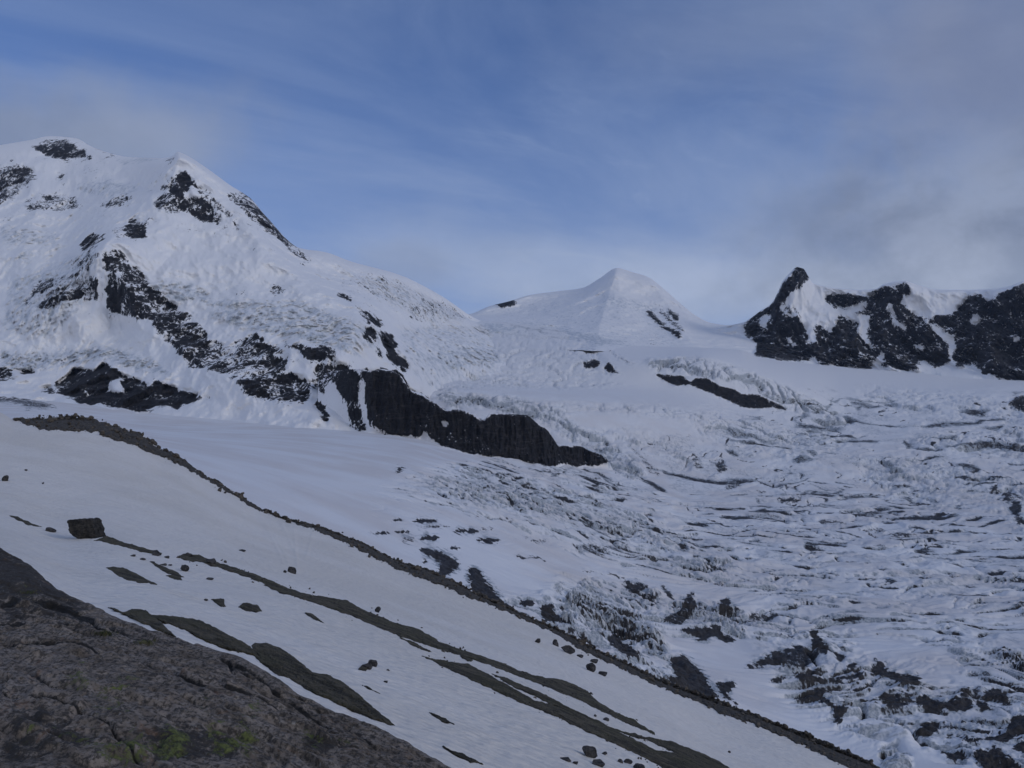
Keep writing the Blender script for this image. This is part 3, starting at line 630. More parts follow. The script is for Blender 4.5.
def make_near_slope():
    N0 = [(-300,1150,6),(0,1150,7),(300,1200,8),(600,1300,9),(900,1450,10),(1324,1600,12)]
    NA = [(-300,720,16),(0,740,16),(200,800,17),(450,900,17),(700,1030,17),(1000,1200,17),(1324,1400,18)]
    cur = [N0, NA, A_, B_, BC, CREST, back(CREST, 8, 3), back(CREST, 60, 45)]
    X, Y, Z = sheet(cur, -300, 1324, 1300, [30, 60, 150, 110, 90, 6, 12])
    Z = Z+.25*fbm(X/14, Y/22, 0*X, 3)*smooth(Y, 20, 60)+.05*fbm(X/3, Y/5, 0*X, 3)
    near_grid['X'], near_grid['Y'], near_grid['Z'] = X.copy(), Y.copy(), Z.copy()
    px, py = proj(X, Y, Z); rill = Mask()
    for k in range(11):
        x0 = 236+7.5*k+2*math.sin(k*2.1); y0 = np.interp(x0, [230, 256, 287, 321], [497, 513, 525, 534]); x1 = 284+2.0*k+3*math.sin(k*1.3); y1 = 566+7*math.sin(k*1.7)
        rill.line([(x0+(x1-x0)*t**(.55+.07*k), y0+(y1-y0)*t) for t in np.linspace(0, 1, 9)], 1.3, .7+.3*math.sin(k*3.3))
    rill.blur(.7); Z = Z+.16*rill.at(px, py)
    Z = Z+.035*ridged(X/.9+.3*perlin(X/3, Y/3, 0*X), Y/1.4, 0*X, 2)
    m = bpy.data.materials.new('old summer snow with reddish dust'); m.use_nodes = True; g = NT(m.node_tree)
    pos = g.n('ShaderNodeNewGeometry').outputs['Position']
    rp = g.n('ShaderNodeVectorRotate', {'Vector': pos, 'Angle': radians(28)}, rotation_type='Z_AXIS').outputs[0]
    n1 = g.noise(g.smul(rp, .35, 1.2, 1), .05, 5, .6); n2 = g.noise(g.smul(rp, .25, 1.6, 1), .6, 6, .65, .4); n3 = g.noise(pos, 9.0, 3, .7)
    c = g.mix(g.ramp(n1, .35, .65), (.75,.71,.655), (.69,.645,.58))
    c = g.mix(g.m('MULTIPLY', g.ramp(n2, .5, .75), .35), c, (.56,.53,.52))
    c = g.mix(g.m('MULTIPLY', g.ramp(n3, .60, .72), .35), c, (.42,.40,.39))
    c = g.mix(g.m('MULTIPLY', g.ramp(g.noise(g.smul(rp, .12, 2.6, 1), 1.1, 7, .7, .3), .48, .70), .42), c, (.50,.45,.40))
    cup = g.n('ShaderNodeTexVoronoi', {'Vector': g.smul(rp, .7, 1.3, 1), 'Scale': 1.5}, feature='SMOOTH_F1').outputs[0]
    hg = g.m('ADD', cup, g.m('MULTIPLY', g.noise(rp, 1.0, 5, .6), .8))
    bp = g.n('ShaderNodeBump', {'Height': hg, 'Strength': .9, 'Distance': .22})
    b = g.n('ShaderNodeBsdfPrincipled', {'Base Color': c, 'Roughness': .7, 'Specular IOR Level': .2, 'Normal': bp.outputs[0]})
    g.n('ShaderNodeOutputMaterial', {'Surface': b.outputs[0]})
    struct(grid_mesh('snow_ground', np.stack([X, Y, Z], -1), (X*0, X*0, X*0), m))
make_near_slope()
# ------------------------------------------------------------------ the near slope's own things
NX, NY, NZ = near_grid['X'], near_grid['Y'], near_grid['Z']
_npx, _npy = proj(NX, NY, NZ); NROW = 30+60+150+110+90+1
def surf(px, py):
    """point of the near snow surface seen in direction px, py"""
    px = np.asarray(px, float); py = np.asarray(py, float); shp = px.shape; px = px.ravel(); py = py.ravel()
    c = np.clip(np.round((px-_npx[0, 0])/(_npx[0, 1]-_npx[0, 0])).astype(int), 0, NX.shape[1]-1)
    Y = np.empty_like(px)
    for k in np.unique(c):
        w_ = c == k; col = np.minimum.accumulate(_npy[:NROW, k])
        Y[w_] = np.interp(-py[w_], -col, NY[:NROW, k])
    return (np.stack([(px-CX)/F*Y, Y, (HY-py)/F*Y], -1)).reshape(shp+(3,))

def rock_material(name, size, dark, lite, moss=None, mossamt=0.0, bump=.6, lichen=0.0, grey=(.16,.155,.155)):
    m = bpy.data.materials.new(name); m.use_nodes = True; g = NT(m.node_tree)
    pos = g.n('ShaderNodeNewGeometry').outputs['Position']; s = 1/size
    rp = g.n('ShaderNodeVectorRotate', {'Vector': pos, 'Angle': radians(25)}, rotation_type='Z_AXIS').outputs[0]
    a = g.noise(g.smul(rp, .6, 1.2, 1.4), s, 7, .65, .4); b_ = g.noise(pos, s*6, 5, .7); c_ = g.noise(pos, s*.35, 4, .6, .5)
    c = g.mix(g.ramp(a, .40, .60), dark, lite)
    c = g.mix(g.m('MULTIPLY', g.ramp(b_, .45, .66), .7), c, tuple(.3*x for x in dark))
    if lichen: c = g.mix(g.m('MULTIPLY', g.ramp(g.noise(pos, s*9, 4, .75, .8), .56, .66), lichen), c, grey)
    if moss: c = g.mix(g.m('MULTIPLY', g.ramp(g.m('ADD', g.m('MULTIPLY', c_, .7), g.m('MULTIPLY', b_, .3)), .48, .60), mossamt), c, moss)
    bp = g.n('ShaderNodeBump', {'Height': g.m('ADD', a, g.m('MULTIPLY', b_, .6)), 'Strength': bump, 'Distance': size*.4})
    b = g.n('ShaderNodeBsdfPrincipled', {'Base Color': c, 'Roughness': .9, 'Specular IOR Level': .25, 'Normal': bp.outputs[0]})
    g.n('ShaderNodeOutputMaterial', {'Surface': b.outputs[0]})
    return m
M_band = rock_material('lichened olive bedrock', 1.2, (.050,.043,.028), (.150,.128,.085), (.085,.078,.036), .5, lichen=.5, bump=1.0)
M_scree = rock_material('brown broken scree', .8, (.045,.039,.033), (.150,.128,.105), lichen=.4)
M_bould = rock_material('dark weathered boulder rock', .6, (.030,.029,.030), (.085,.080,.078), lichen=.4)
M_mor = rock_material('moraine earth and stones', .7, (.045,.040,.034), (.125,.108,.088), lichen=.4, bump=1.0)

def mesh_obj(name, V, Fc, mat, smooth_=False):
    me = bpy.data.meshes.new(name); V = np.asarray(V, np.float32); Fc = np.asarray(Fc, np.int32); k = Fc.shape[1]; n = len(Fc)
    me.vertices.add(len(V)); me.vertices.foreach_set('co', V.ravel()); me.loops.add(n*k); me.loops.foreach_set('vertex_index', Fc.ravel())
    me.polygons.add(n); me.polygons.foreach_set('loop_start', np.arange(n, dtype=np.int32)*k); me.polygons.foreach_set('loop_total', np.full(n, k, np.int32))
    me.polygons.foreach_set('use_smooth', np.full(n, smooth_)); me.update(); me.materials.append(mat)
    o = bpy.data.objects.new(name, me); sc.collection.objects.link(o); return o
def tag(o, label, cat, group=None, kind=None):
    o['label'] = label; o['category'] = cat
    if group: o['group'] = group
    if kind: o['kind'] = kind
    return o
def centre_origin(o):
    """put the object's origin at its base"""
    me = o.data; n = len(me.vertices); a = np.empty(n*3, np.float32); me.vertices.foreach_get('co', a); a = a.reshape(-1, 3)
    c = np.array([a[:, 0].mean(), a[:, 1].mean(), a[:, 2].min()], np.float32); a -= c
    me.vertices.foreach_set('co', a.ravel()); me.update(); o.location = c.tolist(); return o

def poly_dist(poly, x, y):
    p = np.array(poly, float); best = np.full(x.shape, 1e9); ins = np.zeros(x.shape, bool)
    for (ax, ay), (bx, by) in zip(p, np.roll(p, -1, 0)):
        dx, dy = bx-ax, by-ay; q = np.clip(((x-ax)*dx+(y-ay)*dy)/(dx*dx+dy*dy+1e-9), 0, 1)
        best = np.minimum(best, np.hypot(x-ax-q*dx, y-ay-q*dy))
        if ay != by: ins ^= ((ay > y) != (by > y)) & (x < dx*(y-ay)/(by-ay)+ax)
    return np.where(ins, best, -best)
def outcrop(name, poly, bulge, mat, step=.6, edge=2.5, rag=.9, rough=1.0, clip_top=None):
    """bedrock or scree lying on the slope inside a traced outline: rises out of the snow, sinks under it at its rim"""
    p = np.array(poly, float); x0, y0 = p.min(0)-2.5; x1, y1 = p.max(0)+2.5
    nx, ny = int((x1-x0)/step)+2, int((y1-y0)/(step*.6))+2
    gx, gy = np.meshgrid(np.linspace(x0, x1, nx), np.linspace(y0, y1, ny))
    B = surf(gx, gy); d = poly_dist(poly, gx, gy)
    sc_ = B[..., 1]/F                                          # metres per pixel
    rg = fbm(B[..., 0]/(sc_*9), B[..., 1]/(sc_*50), B[..., 2]/(sc_*9), 4, .6)
    d2 = d+rag*rg
    prof = np.clip(d2/edge, -1, 1); prof = np.where(prof > 0, prof**.6, prof)
    rr = ridged(B[..., 0]/(sc_*7), B[..., 1]/(sc_*22), B[..., 2]/(sc_*5), 4)
    r2 = ridged(B[..., 0]/(sc_*22)+5, B[..., 1]/(sc_*60), B[..., 2]/(sc_*16), 3)
    push = bulge*sc_*(prof*5+np.clip(prof, 0, 1)*rough*(2.5*np.maximum(rr-.5, 0)+5*np.maximum(r2-.5, 0)))
    s = (B[..., 1]-push)/B[..., 1]; V = B*s[..., None]
    V[..., 2] += np.clip(prof, 0, 1)*sc_*.35*rough*np.maximum(rr-1, -.3)+np.where(prof > 0, .35*sc_+.05*np.minimum(prof*2, 1), prof*sc_*1.0)
    keep = (d2 > -1.6)
    idx = -np.ones(gx.shape, int); r, c = np.meshgrid(np.arange(ny-1), np.arange(nx-1), indexing='ij')
    k = keep[:-1, :-1] & keep[1:, :-1] & keep[:-1, 1:] & keep[1:, 1:]
    a = (r*nx+c)[k]; q = np.stack([a, a+nx, a+nx+1, a+1], 1)
    u, inv = np.unique(q, return_inverse=True)
    o = mesh_obj(name, V.reshape(-1, 3)[u], inv.reshape(-1, 4), mat, True)
    return centre_origin(o)

_ico = {}
def ico(sub):
    if sub not in _ico:
        bm = bmesh.new(); bmesh.ops.create_icosphere(bm, subdivisions=sub, radius=1)
        _ico[sub] = (np.array([v.co[:] for v in bm.verts]), np.array([[v.index for v in f.verts] for f in bm.faces])); bm.free()
    return _ico[sub]
def stone(rs, sub=3, cuts=9, lo=.45, hi=.85, nz=.12):
    V, Fc = ico(sub); V = V.copy()
    for _ in range(cuts):
        n = rs.normal(size=3); n /= np.linalg.norm(n); o = rs.uniform(lo, hi)
        V -= np.maximum(0, V@n-o)[:, None]*n
    off = rs.uniform(0, 50, 3)
    V *= (1+nz*fbm(V[:, 0]*2.5+off[0], V[:, 1]*2.5+off[1], V[:, 2]*2.5+off[2], 4))[:, None]
    return V/np.abs(V).max(0), Fc
def boulder(name, px, py, wpx, hpx, label, seed, mat=None, tilt=0.0, sub=4, group='boulders lying on the near snow slope'):
    """px, py: where its foot meets the snow"""
    rs = np.random.RandomState(seed); V, Fc = stone(rs, sub); P = surf(np.array([px]), np.array([py]))[0]; k = P[1]/F
    V = V*np.array([wpx*k/2, wpx*k/2*rs.uniform(.7, 1.0), hpx*k*.62])
    c, s_ = math.cos(tilt), math.sin(tilt); V = np.stack([V[:, 0]*c-V[:, 2]*s_, V[:, 1], V[:, 0]*s_+V[:, 2]*c], 1)
    V[:, 2] += hpx*k*.38
    o = mesh_obj(name, V, Fc, mat or M_bould, False); o.location = P.tolist()
    return tag(o, label, 'boulder', group)

# moraine crest: base ridge + loose stones (uncountable) + the single blocks one can tell apart
MT = [(16,419.5),(52,418),(70,416),(86,418),(104,423),(140,434),(161,449),(180,457),(203,475),(240,495),(256,507),(287,519),(321,527),(356,541),(400,562),(431,572),(478,593),(530,617),(567,633),(595,649),(634,667),(659,679),(698,693),(724,703),(763,718),(802,733),(844,750),(880,768),(960,805),(1060,850)]
MB = [(1060,875),(960,825),(880,782),(862,772),(844,766),(802,745),(763,728),(724,714),(685,696.5),(656,686),(620,668),(582,651),(556,633.5),(504,611),(452,590.5),(400,570),(356,548.5),(326,533.5),(295,523),(269,514),(256,509),(221,488),(187,468.5),(169,460),(135,446),(104,436),(99,431.5),(62,431),(39,429),(26,425)]
o = outcrop('moraine_ridge', MT+MB, .55, M_mor, .6, 2.6, 2.2, 1.6); tag(o, 'long brown moraine crest of rubble running down the slope above the glacier', 'moraine ridge')
def scree(name, poly, count, smin, smax, mat, label, seed, edge_bias=None, push=4.5, spread=-3.5):
    rs = np.random.RandomState(seed); p = np.array(poly); pts = []
    if edge_bias is not None:
        e = np.array(edge_bias, float); L = np.r_[0, np.cumsum(np.hypot(*np.diff(e, axis=0).T))]
        for t in rs.uniform(0, L[-1], count//3): pts.append((np.interp(t, L, e[:, 0]), np.interp(t, L, e[:, 1])+rs.uniform(-.3, 1.5)))
    while len(pts) < count:
        x = rs.uniform(p[:, 0].min()-3, p[:, 0].max()+3, 4000); y = rs.uniform(p[:, 1].min(), p[:, 1].max()+3, 4000)
        k = poly_dist(poly, x, y) > spread*rs.uniform(size=4000)**5-.2; pts += list(zip(x[k], y[k]))
    pts = np.array(pts[:count]); P = surf(pts[:, 0], pts[:, 1]); protos = [stone(rs, 2, 7) for _ in range(12)]
    Vs, Fs, off = [], [], 0
    for i in range(count):
        V, Fc = protos[i % 12]; k = P[i, 1]/F; r = k*(smin+(smax-smin)*rs.uniform()**6)/2
        M = np.linalg.qr(rs.normal(size=(3, 3)))[0]; V = (V*[1, .8, .6])@M*r; V[:, 2] += r*.35+k*.7; V[:, 1] -= k*push
        Vs.append(V+P[i]); Fs.append(Fc+off); off += len(V)
    o = mesh_obj(name, np.concatenate(Vs), np.concatenate(Fs), mat); return tag(o, label, 'scree', kind='stuff')
scree('scree', MT+MB, 3200, .7, 7.0, M_scree, 'loose brown stones covering the long moraine crest', 5, MT)

BAND2 = [(177,556.5),(208,559),(256,574.5),(325,597),(369,612),(421,630),(468,652),(535,676),(575,684),(621,715.5),(655,733),(655,735.5),(600,711),(546,687),(473,659.5),(421,643.5),(356,618),(286,594),(221,568.5)]
BAND3 = [(421,656),(468,664),(514.6,689.5),(567,709.5),(624,734.5),(700,757),(735,772),(690,786),(616,745),(556,717),(486,687)]
scree('loose_stones', BAND2, 700, .5, 4.2, M_scree, 'small loose stones strewn along the longest olive rock band', 21, push=3.6, spread=-5)
scree('loose_stones', BAND3, 600, .5, 4.2, M_scree, 'small loose stones strewn over the broad olive band at the bottom', 22, push=3.6, spread=-5)
G1_ = 'bare rock showing through the snow slope'
def oc(poly, label, bulge=.5, mat=None, name='rock_outcrop', **k):
    return tag(outcrop(name, poly, bulge, mat or M_band, **k), label, 'rock outcrop', G1_)
oc([(104,607),(112,608),(123,613),(132,610),(139,609.5),(146,611),(160,622),(173,635),(176,638),(160,632),(147,626),(126,616)], 'small dark olive rock wedge touching the snow notch beyond the foreground slab', 1.0, step=.35, edge=1.6)
oc([(146,614),(152,615.4),(175,617),(199,620.6),(215,628),(230,636),(251,647),(262,660),(249,655),(226,650),(200,639.6),(185,631),(162,623)], 'long flat olive brown rock rib leading into the large cracked hump', 1.0, step=.4, edge=1.8)
oc([(251,646.5),(255,643),(266,643.5),(280,648),(290,654),(302,664),(312,672),(330,676),(342,682),(354,690),(364,700),(374.5,708.6),(386,718),(397,727),(377,722),(346,709),(304,689),(290,680),(278,676),(260,663),(253,655)], 'large dark olive rock hump with cracks beside the foreground slab', .8, step=.4, edge=4, rough=1.4)
oc([(107,536),(120,541),(146,549),(156,551.5),(164,553),(160,556),(146,553),(120,546),(104,542),(94,541)], 'thin dark rock strip trailing right from the square boulder', .4, step=.4, edge=1.6)
oc([(8,515.5),(18,517),(26,521),(35,524.5),(42,527),(36,527),(26,524.5),(16,519.5)], 'thin rock sliver in the snow left of the square boulder', .4, step=.3, edge=1.4)
oc([(177,556.5),(187.5,553),(197,555),(208,559),(232,567),(256,574.5),(286,587),(305,594),(325,597),(346,600.5),(369,612),(393,622),(421,630),(440,642),(468,652),(504,663.5),(520,671),(535,676),(561,680),(575,684),(587,691.5),(600,703),(621,715.5),(640,724),(655,733),(655,735.5),(621,721),(600,711),(582,701.5),(546,687),(512,674),(473,659.5),(439,649.5),(421,643.5),(400,637),(382,629.5),(356,618),(322,606),(286,594),(256,580.5),(221,568.5),(200,563),(184,560)], 'longest olive rock band crossing the middle of the snow slope', .6, step=.6, edge=2.6)
oc([(421,656),(436,659),(452,662.5),(468,664),(480,670),(491,675.5),(514.6,689.5),(535,700.5),(567,709.5),(598,721),(624,734.5),(656,750),(700,757),(735,772),(770,790),(700,800),(690,786),(656,764),(616,745),(582,730),(556,717),(517,701.5),(486,687),(452,671.5)], 'broad olive rock band below the longest one, ending at the bottom edge', .6, step=.6, edge=2.6)
oc([(491,674),(505,677),(520,684.5),(546,695),(562,704),(580,713),(600,722),(585,718),(560,709),(540,699.5),(515,688),(500,680)], 'narrow rock stripe squeezed between the two long olive bands', .4, step=.4, edge=1.5)
oc([(618,713.5),(636,721),(652,732.5),(640,729),(622,722)], 'short dark rock strip right below the end of the longest band', .4, step=.35, edge=1.6)
oc([(612,729),(630,733),(646,737),(672,742),(706,755),(722,763),(740,775),(700,770),(672,752),(650,742),(625,735)], 'thin rock stripe nearest the bottom edge beside the moraine snow', .4, step=.4, edge=1.6)
oc([(106,568),(114,567.5),(122,568),(135,573),(147,579.5),(158,585),(140,583.5),(128,580.5),(118,576)], 'leaf shaped olive rock patch below the square boulder', .5, step=.3)
oc([(150,562),(160,565),(168,569),(178,573),(184,577.5),(178,578),(166,573),(157,567)], 'slim slanting rock patch right of the leaf shaped one', .4, step=.3, edge=1.5)
oc([(165,576),(172,574.5),(180,577),(184,581.5),(176,580.5)], 'small round rock patch just under the slim slanting one', .4, step=.25, edge=1.5)
oc([(211,600),(218,599),(224,599.5),(225,604),(228,608.5),(221,607)], 'small wedge shaped rock patch between the boulder band and the foreground', .5, step=.25, edge=1.6)
oc([(238,607.5),(243,603.5),(250,603.5),(258,606),(263,612),(255,613),(246,611)], 'oval brown rock patch right of the small wedge shaped one', .6, step=.25, edge=1.8)
oc([(304,612.5),(311,614),(318,618),(324,623.5),(316,621),(308,616)], 'short curved rock sliver in open snow below the longest band', .4, step=.25, edge=1.3)
oc([(429,713),(436,714.5),(446,720),(454,725),(444,723),(434,717.5)], 'small rock sliver in open snow beyond the foreground slab end', .4, step=.25, edge=1.3)
oc([(443,747.5),(452,751),(464,755),(474,760),(484,765.5),(470,763),(458,758),(449,753)], 'long rock sliver close to the bottom edge by the foreground slab', .4, step=.3, edge=1.4)
oc([(360,684.5),(370,688.5),(382,695.5),(371,691)], 'hair thin rock streak right of the large cracked hump', .3, step=.25, edge=1.0)
oc([(400,638),(410,640.5),(420,646.5),(432,652.5),(422,650),(408,643.5)], 'thin rock streak in the snow under the middle of the longest band', .3, step=.3, edge=1.0)
oc([(362,585+80),(366,664),(371,668),(366,671.5),(358,670)], 'lowest of three small dark rocks clustered in open snow', .5, step=.2, edge=1.4)
oc([(262,585),(270,583.5),(284,590),(300,596),(296,597),(280,593)], 'small rock lip under the upper part of the longest band', .4, step=.3, edge=1.2)
oc([(460,655.5),(466,656.5),(473,661),(468,662),(462,659)], 'tiny rock lip below the middle of the longest band', .4, step=.25, edge=1.2)

# single boulders (foot position, width, height in pixels at their distance)
BL = [
 (6,481,7,6,'small round boulder alone on the upper left snow'),
 (51,532,10,5.5,'low dark boulder just left of the square boulder'),
 (156,556,11,6,'flat dark boulder where the thin strip right of the square boulder ends'),
 (184,571,10,6.5,'dark boulder beside the slim slanting rock patch'),
 (211,564.5,12,7,'dark boulder sitting on the start of the longest rock band'),
 (189,557,9,5,'angular stone at the upper tip of the longest rock band'),
 (292,573.5,9,7,'round grey boulder alone in the rilled snow'),
 (285,573,3.4,3,'tiny stone beside the round grey boulder'),
 (378,612.5,6.5,6,'small pale grey boulder above the middle of the longest band'),
 (373,666.5,10,9,'pointed topmost rock of three clustered in open snow'),
 (366,669,13,6,'flat middle rock of three clustered in open snow'),
 (538,643,6.5,5,'oval grey boulder farthest left below the moraine crest'),
 (556,646,7,6.5,'squarish grey boulder second from left below the moraine crest'),
 (568,653,14,8,'widest grey boulder lying just under the moraine crest'),
 (580,657.5,7,3.5,'flat dark stone tucked against the moraine rubble'),
 (594,663,9,4,'dark slab resting above another below the moraine crest'),
 (590,671,12,8.5,'chunky dark boulder under a slab below the moraine crest'),
 (603,675.5,9,5,'rightmost rounded boulder below the moraine crest'),
 (589,757,17,12,'large dark boulder near the bottom edge in right hand snow'),
 (598,766,14,7,'dark boulder touching the large one near the bottom edge'),
 (566,761,12,5,'flat brown stone left of the large boulder near the bottom edge'),
 (575,764.5,7,4,'small brown stone between the flat one and the large boulder'),
 (604,755,7,3.5,'small flat stone right of the large boulder near the bottom edge'),
 (620,763,6,4,'little dark stone under the thin bottom rock stripe'),
 (629,764,11,5,'low stone beneath the broad olive band near the bottom edge'),
 (638,770,14,7,'dark boulder cut by the bottom edge under the broad band'),
 (595,717,4,3,'tiny dark stone between the longest band and the broad band'),
 (606,721,7,3.5,'small slab stone between the longest band and the broad band'),
 (206,601,5,2.6,'pebble sized rock left of the small wedge shaped patch'),
 (209,580,9,2.6,'flat sliver of stone in open snow above the oval patch'),
 (242,551.5,8,2.2,'flat dark stone in open snow above the longest band'),
 (26,471,3,2.2,'speck of stone high on the upper left snow'),
 (43,484,2.6,2,'speck of stone in the snow above the square boulder'),
 (133,556.5,6,2.4,'first little stone of the row below the thin dark strip'),
 (143,560,7,2.4,'second little stone of the row below the thin dark strip'),
 (152,563,6,2,'third little stone of the row below the thin dark strip'),
 (163,565.5,8,2.2,'fourth little stone of the row below the thin dark strip'),
 (170,566,5,2,'last little stone of the row below the thin dark strip'),
 (167,558.5,6,2.8,'small stone between the thin dark strip and the longest band'),
 (386,683,5,2.6,'small stone in open snow right of the three clustered rocks'),
 (388,671,4,2,'tiny stone in open snow beside the three clustered rocks'),
 (730-1,753,3.5,2.4,'tiny dark stone on the snow under the lower moraine crest'),
]
for i, (px, py, wp, hp, lb) in enumerate(BL):
    boulder('boulder', px, py, wp, hp, lb, 100+i, sub=4 if wp > 9 else 3)
# blocks standing on the crest, silhouetted against the glacier
CB = [(16,421,6,4,'leftmost lone block of the moraine crest'),(70,420,14,5,'wide block topping the start of the moraine crest'),(53,421,12,5,'brown block left of the widest one at the start of the crest'),
 (176,459,7,6,'rounded block on the steep upper part of the moraine crest'),(152,444,8,5,'dark block above the steep upper part of the moraine crest'),(241,499,8,5,'block at the narrowest part of the moraine crest'),
 (583,645,13,9,'tall dark block on the crest above the widest grey boulder'),(650,681,11,6,'dark block on the crest below the black ice bank'),(764,722,9,5,'pointed block on the lower moraine crest'),
 (800,736,8,4.5,'small block on the lowest visible stretch of the moraine crest'),(289,523,7,4.5,'block on the crest above the rilled snow'),(416,571,12,6,'dark block on the crest left of the black debris bank'),(501,607,10,5,'block on the crest beside the brown rubble heap')]
for i, (px, py, wp, hp, lb) in enumerate(CB):
    boulder('crest_block', px, py, wp, hp, lb, 300+i, M_scree, sub=3, group='blocks standing on the moraine crest')

# the big square boulder
def square_boulder():
    out = [(67,520.3),(76,519.9),(85,519.6),(89,518.8),(91,520.5),(94,529),(97,541),(91,542),(82,540),(73,536.5),(69,533)]
    P0 = surf(np.array([86.0]), np.array([539.0]))[0]; Y0 = P0[1]
    bm = bmesh.new(); fr = [bm.verts.new(((x-CX)/F*Y0, Y0, (HY-y)/F*Y0)) for x, y in out]
    bk = [bm.verts.new(((x-CX)/F*Y0+.1, Y0+2.6, (HY-y)/F*Y0+(.0 if y < 530 else .3))) for x, y in [(80.5+(a-80.5)*.95, 530+(b-530)*.95) for a, b in out]]
    n = len(out); bm.faces.new(fr[::-1]); bm.faces.new(bk)
    for i in range(n): bm.faces.new((fr[i], fr[(i+1) % n], bk[(i+1) % n], bk[i]))
    bmesh.ops.bevel(bm, geom=list(bm.edges), offset=.10, segments=2, affect='EDGES', profile=.6)
    bmesh.ops.triangulate(bm, faces=bm.faces[:])
    for _ in range(7):
        lg = [e for e in bm.edges if e.calc_length() > .22]
        if not lg: break
        bmesh.ops.subdivide_edges(bm, edges=lg, cuts=1)
        bmesh.ops.triangulate(bm, faces=bm.faces[:])
        if len(bm.verts) > 20000: break
    bm.normal_update(); bmesh.ops.recalc_face_normals(bm, faces=bm.faces[:])
    co = np.array([v.co[:] for v in bm.verts]); nr = np.array([v.normal[:] for v in bm.verts])
    d = .13*(ridged(co[:, 0]/1.1, co[:, 1]/1.1, co[:, 2]/.8, 4)-1)+.05*fbm(co[:, 0]/.3, co[:, 1]/.3, co[:, 2]/.3, 3)
    co = co+nr*d[:, None]
    for v, c in zip(bm.verts, co): v.co = c
    me = bpy.data.meshes.new('boulder'); bm.to_mesh(me); bm.free(); me.materials.append(rock_material('near black boulder rock', .8, (.022,.021,.020), (.055,.050,.044), lichen=.25))
    o = bpy.data.objects.new('square_boulder', me); sc.collection.objects.link(o); centre_origin(o)
    tag(o, 'big near black square sided boulder standing alone at the left on the snow', 'boulder')
square_boulder()

# ------------------------------------------------------------------ foreground slab
crackm = Mask(); C_ = crackm.line
for l, wd, v in (([(-60,640),(0,648),(40,650),(80,651),(105,655),(130,660),(165,673),(200,688),(230,697),(256,704),(300,728),(350,752)], 3.2, 1), ([(-40,632),(0,630),(18,628),(40,622)], 3.5, .9), ([(0,606),(20,600),(45,602),(70,610),(95,620)], 4, .9),
                 ([(60,606),(85,618),(98,630),(112,636)], 3, .9), ([(100,622),(130,634),(160,640),(180,645),(230,668),(280,700),(330,728)], 2.2, .8), ([(228,662),(232,675)], 3, 1), ([(150,700),(190,712),(260,735),(330,768)], 2, .6), ([(0,700),(60,712),(110,735),(140,768)], 2.5, .8),
                 ([(0,672),(30,680),(60,700)], 2, .8), ([(20,612),(60,622),(100,638),(140,648)], 2, .7), ([(280,690),(330,718),(380,748)], 2, .7), ([(215,656),(250,676),(268,690)], 2, .7), ([(0,742),(40,740),(80,752),(120,750)], 2.4, .8)): C_(l, wd, v)
crackm.blur(.9)
crust = Mask()                      # black lichen crust on the far steep edge and in the hollows
for pl, v in (([(-300,500),(0,545),(30,560),(78,600),(98,622),(82,618),(70,606),(48,598),(30,596),(0,602),(-300,620)], .75), ([(0,604),(30,598),(60,604),(84,622),(110,640),(95,640),(70,628),(40,622),(0,632)], .5), ([(100,618),(150,632),(215,655),(262,674),(300,702),(350,724),(450,772),(450,780),(350,735),(295,712),(255,684),(210,664),(150,645),(110,636)], .42),
              ([(150,735),(200,728),(235,745),(240,768),(150,768)], .6), ([(300,740),(330,735),(350,760),(300,760)], .55), ([(0,715),(60,720),(100,745),(60,768),(0,768)], .5), ([(120,655),(150,660),(200,690),(250,712),(240,720),(180,700),(130,672)], .35)): crust.poly(pl, v)
crust.blur(5)
mossm = Mask()
for e in ((20,572,14,3,.5),(28,592,12,4,.6),(60,620,20,3,.5),(105,633,10,3,.6),(145,642,12,3.5,.6),(75,690,18,12,.5),(110,700,22,12,.4),(130,690,12,6,.5),(60,745,45,12,.35),(110,720,26,14,.4),(150,755,46,16,.6),(182,720,14,8,.6),(205,715,8,8,.6),(175,745,18,10,.65),(235,748,24,16,.65),(215,735,12,10,.6),(250,720,14,12,.5),(310,745,14,12,.5),(345,742,12,6,.5),(295,700,12,6,.45),(120,762,34,12,.5),(20,715,12,8,.45),(25,735,14,8,.4),(90,670,20,6,.35)):
    mossm.ell(e[0], e[1], e[2], e[3], v=e[4])
mossm.blur(6)
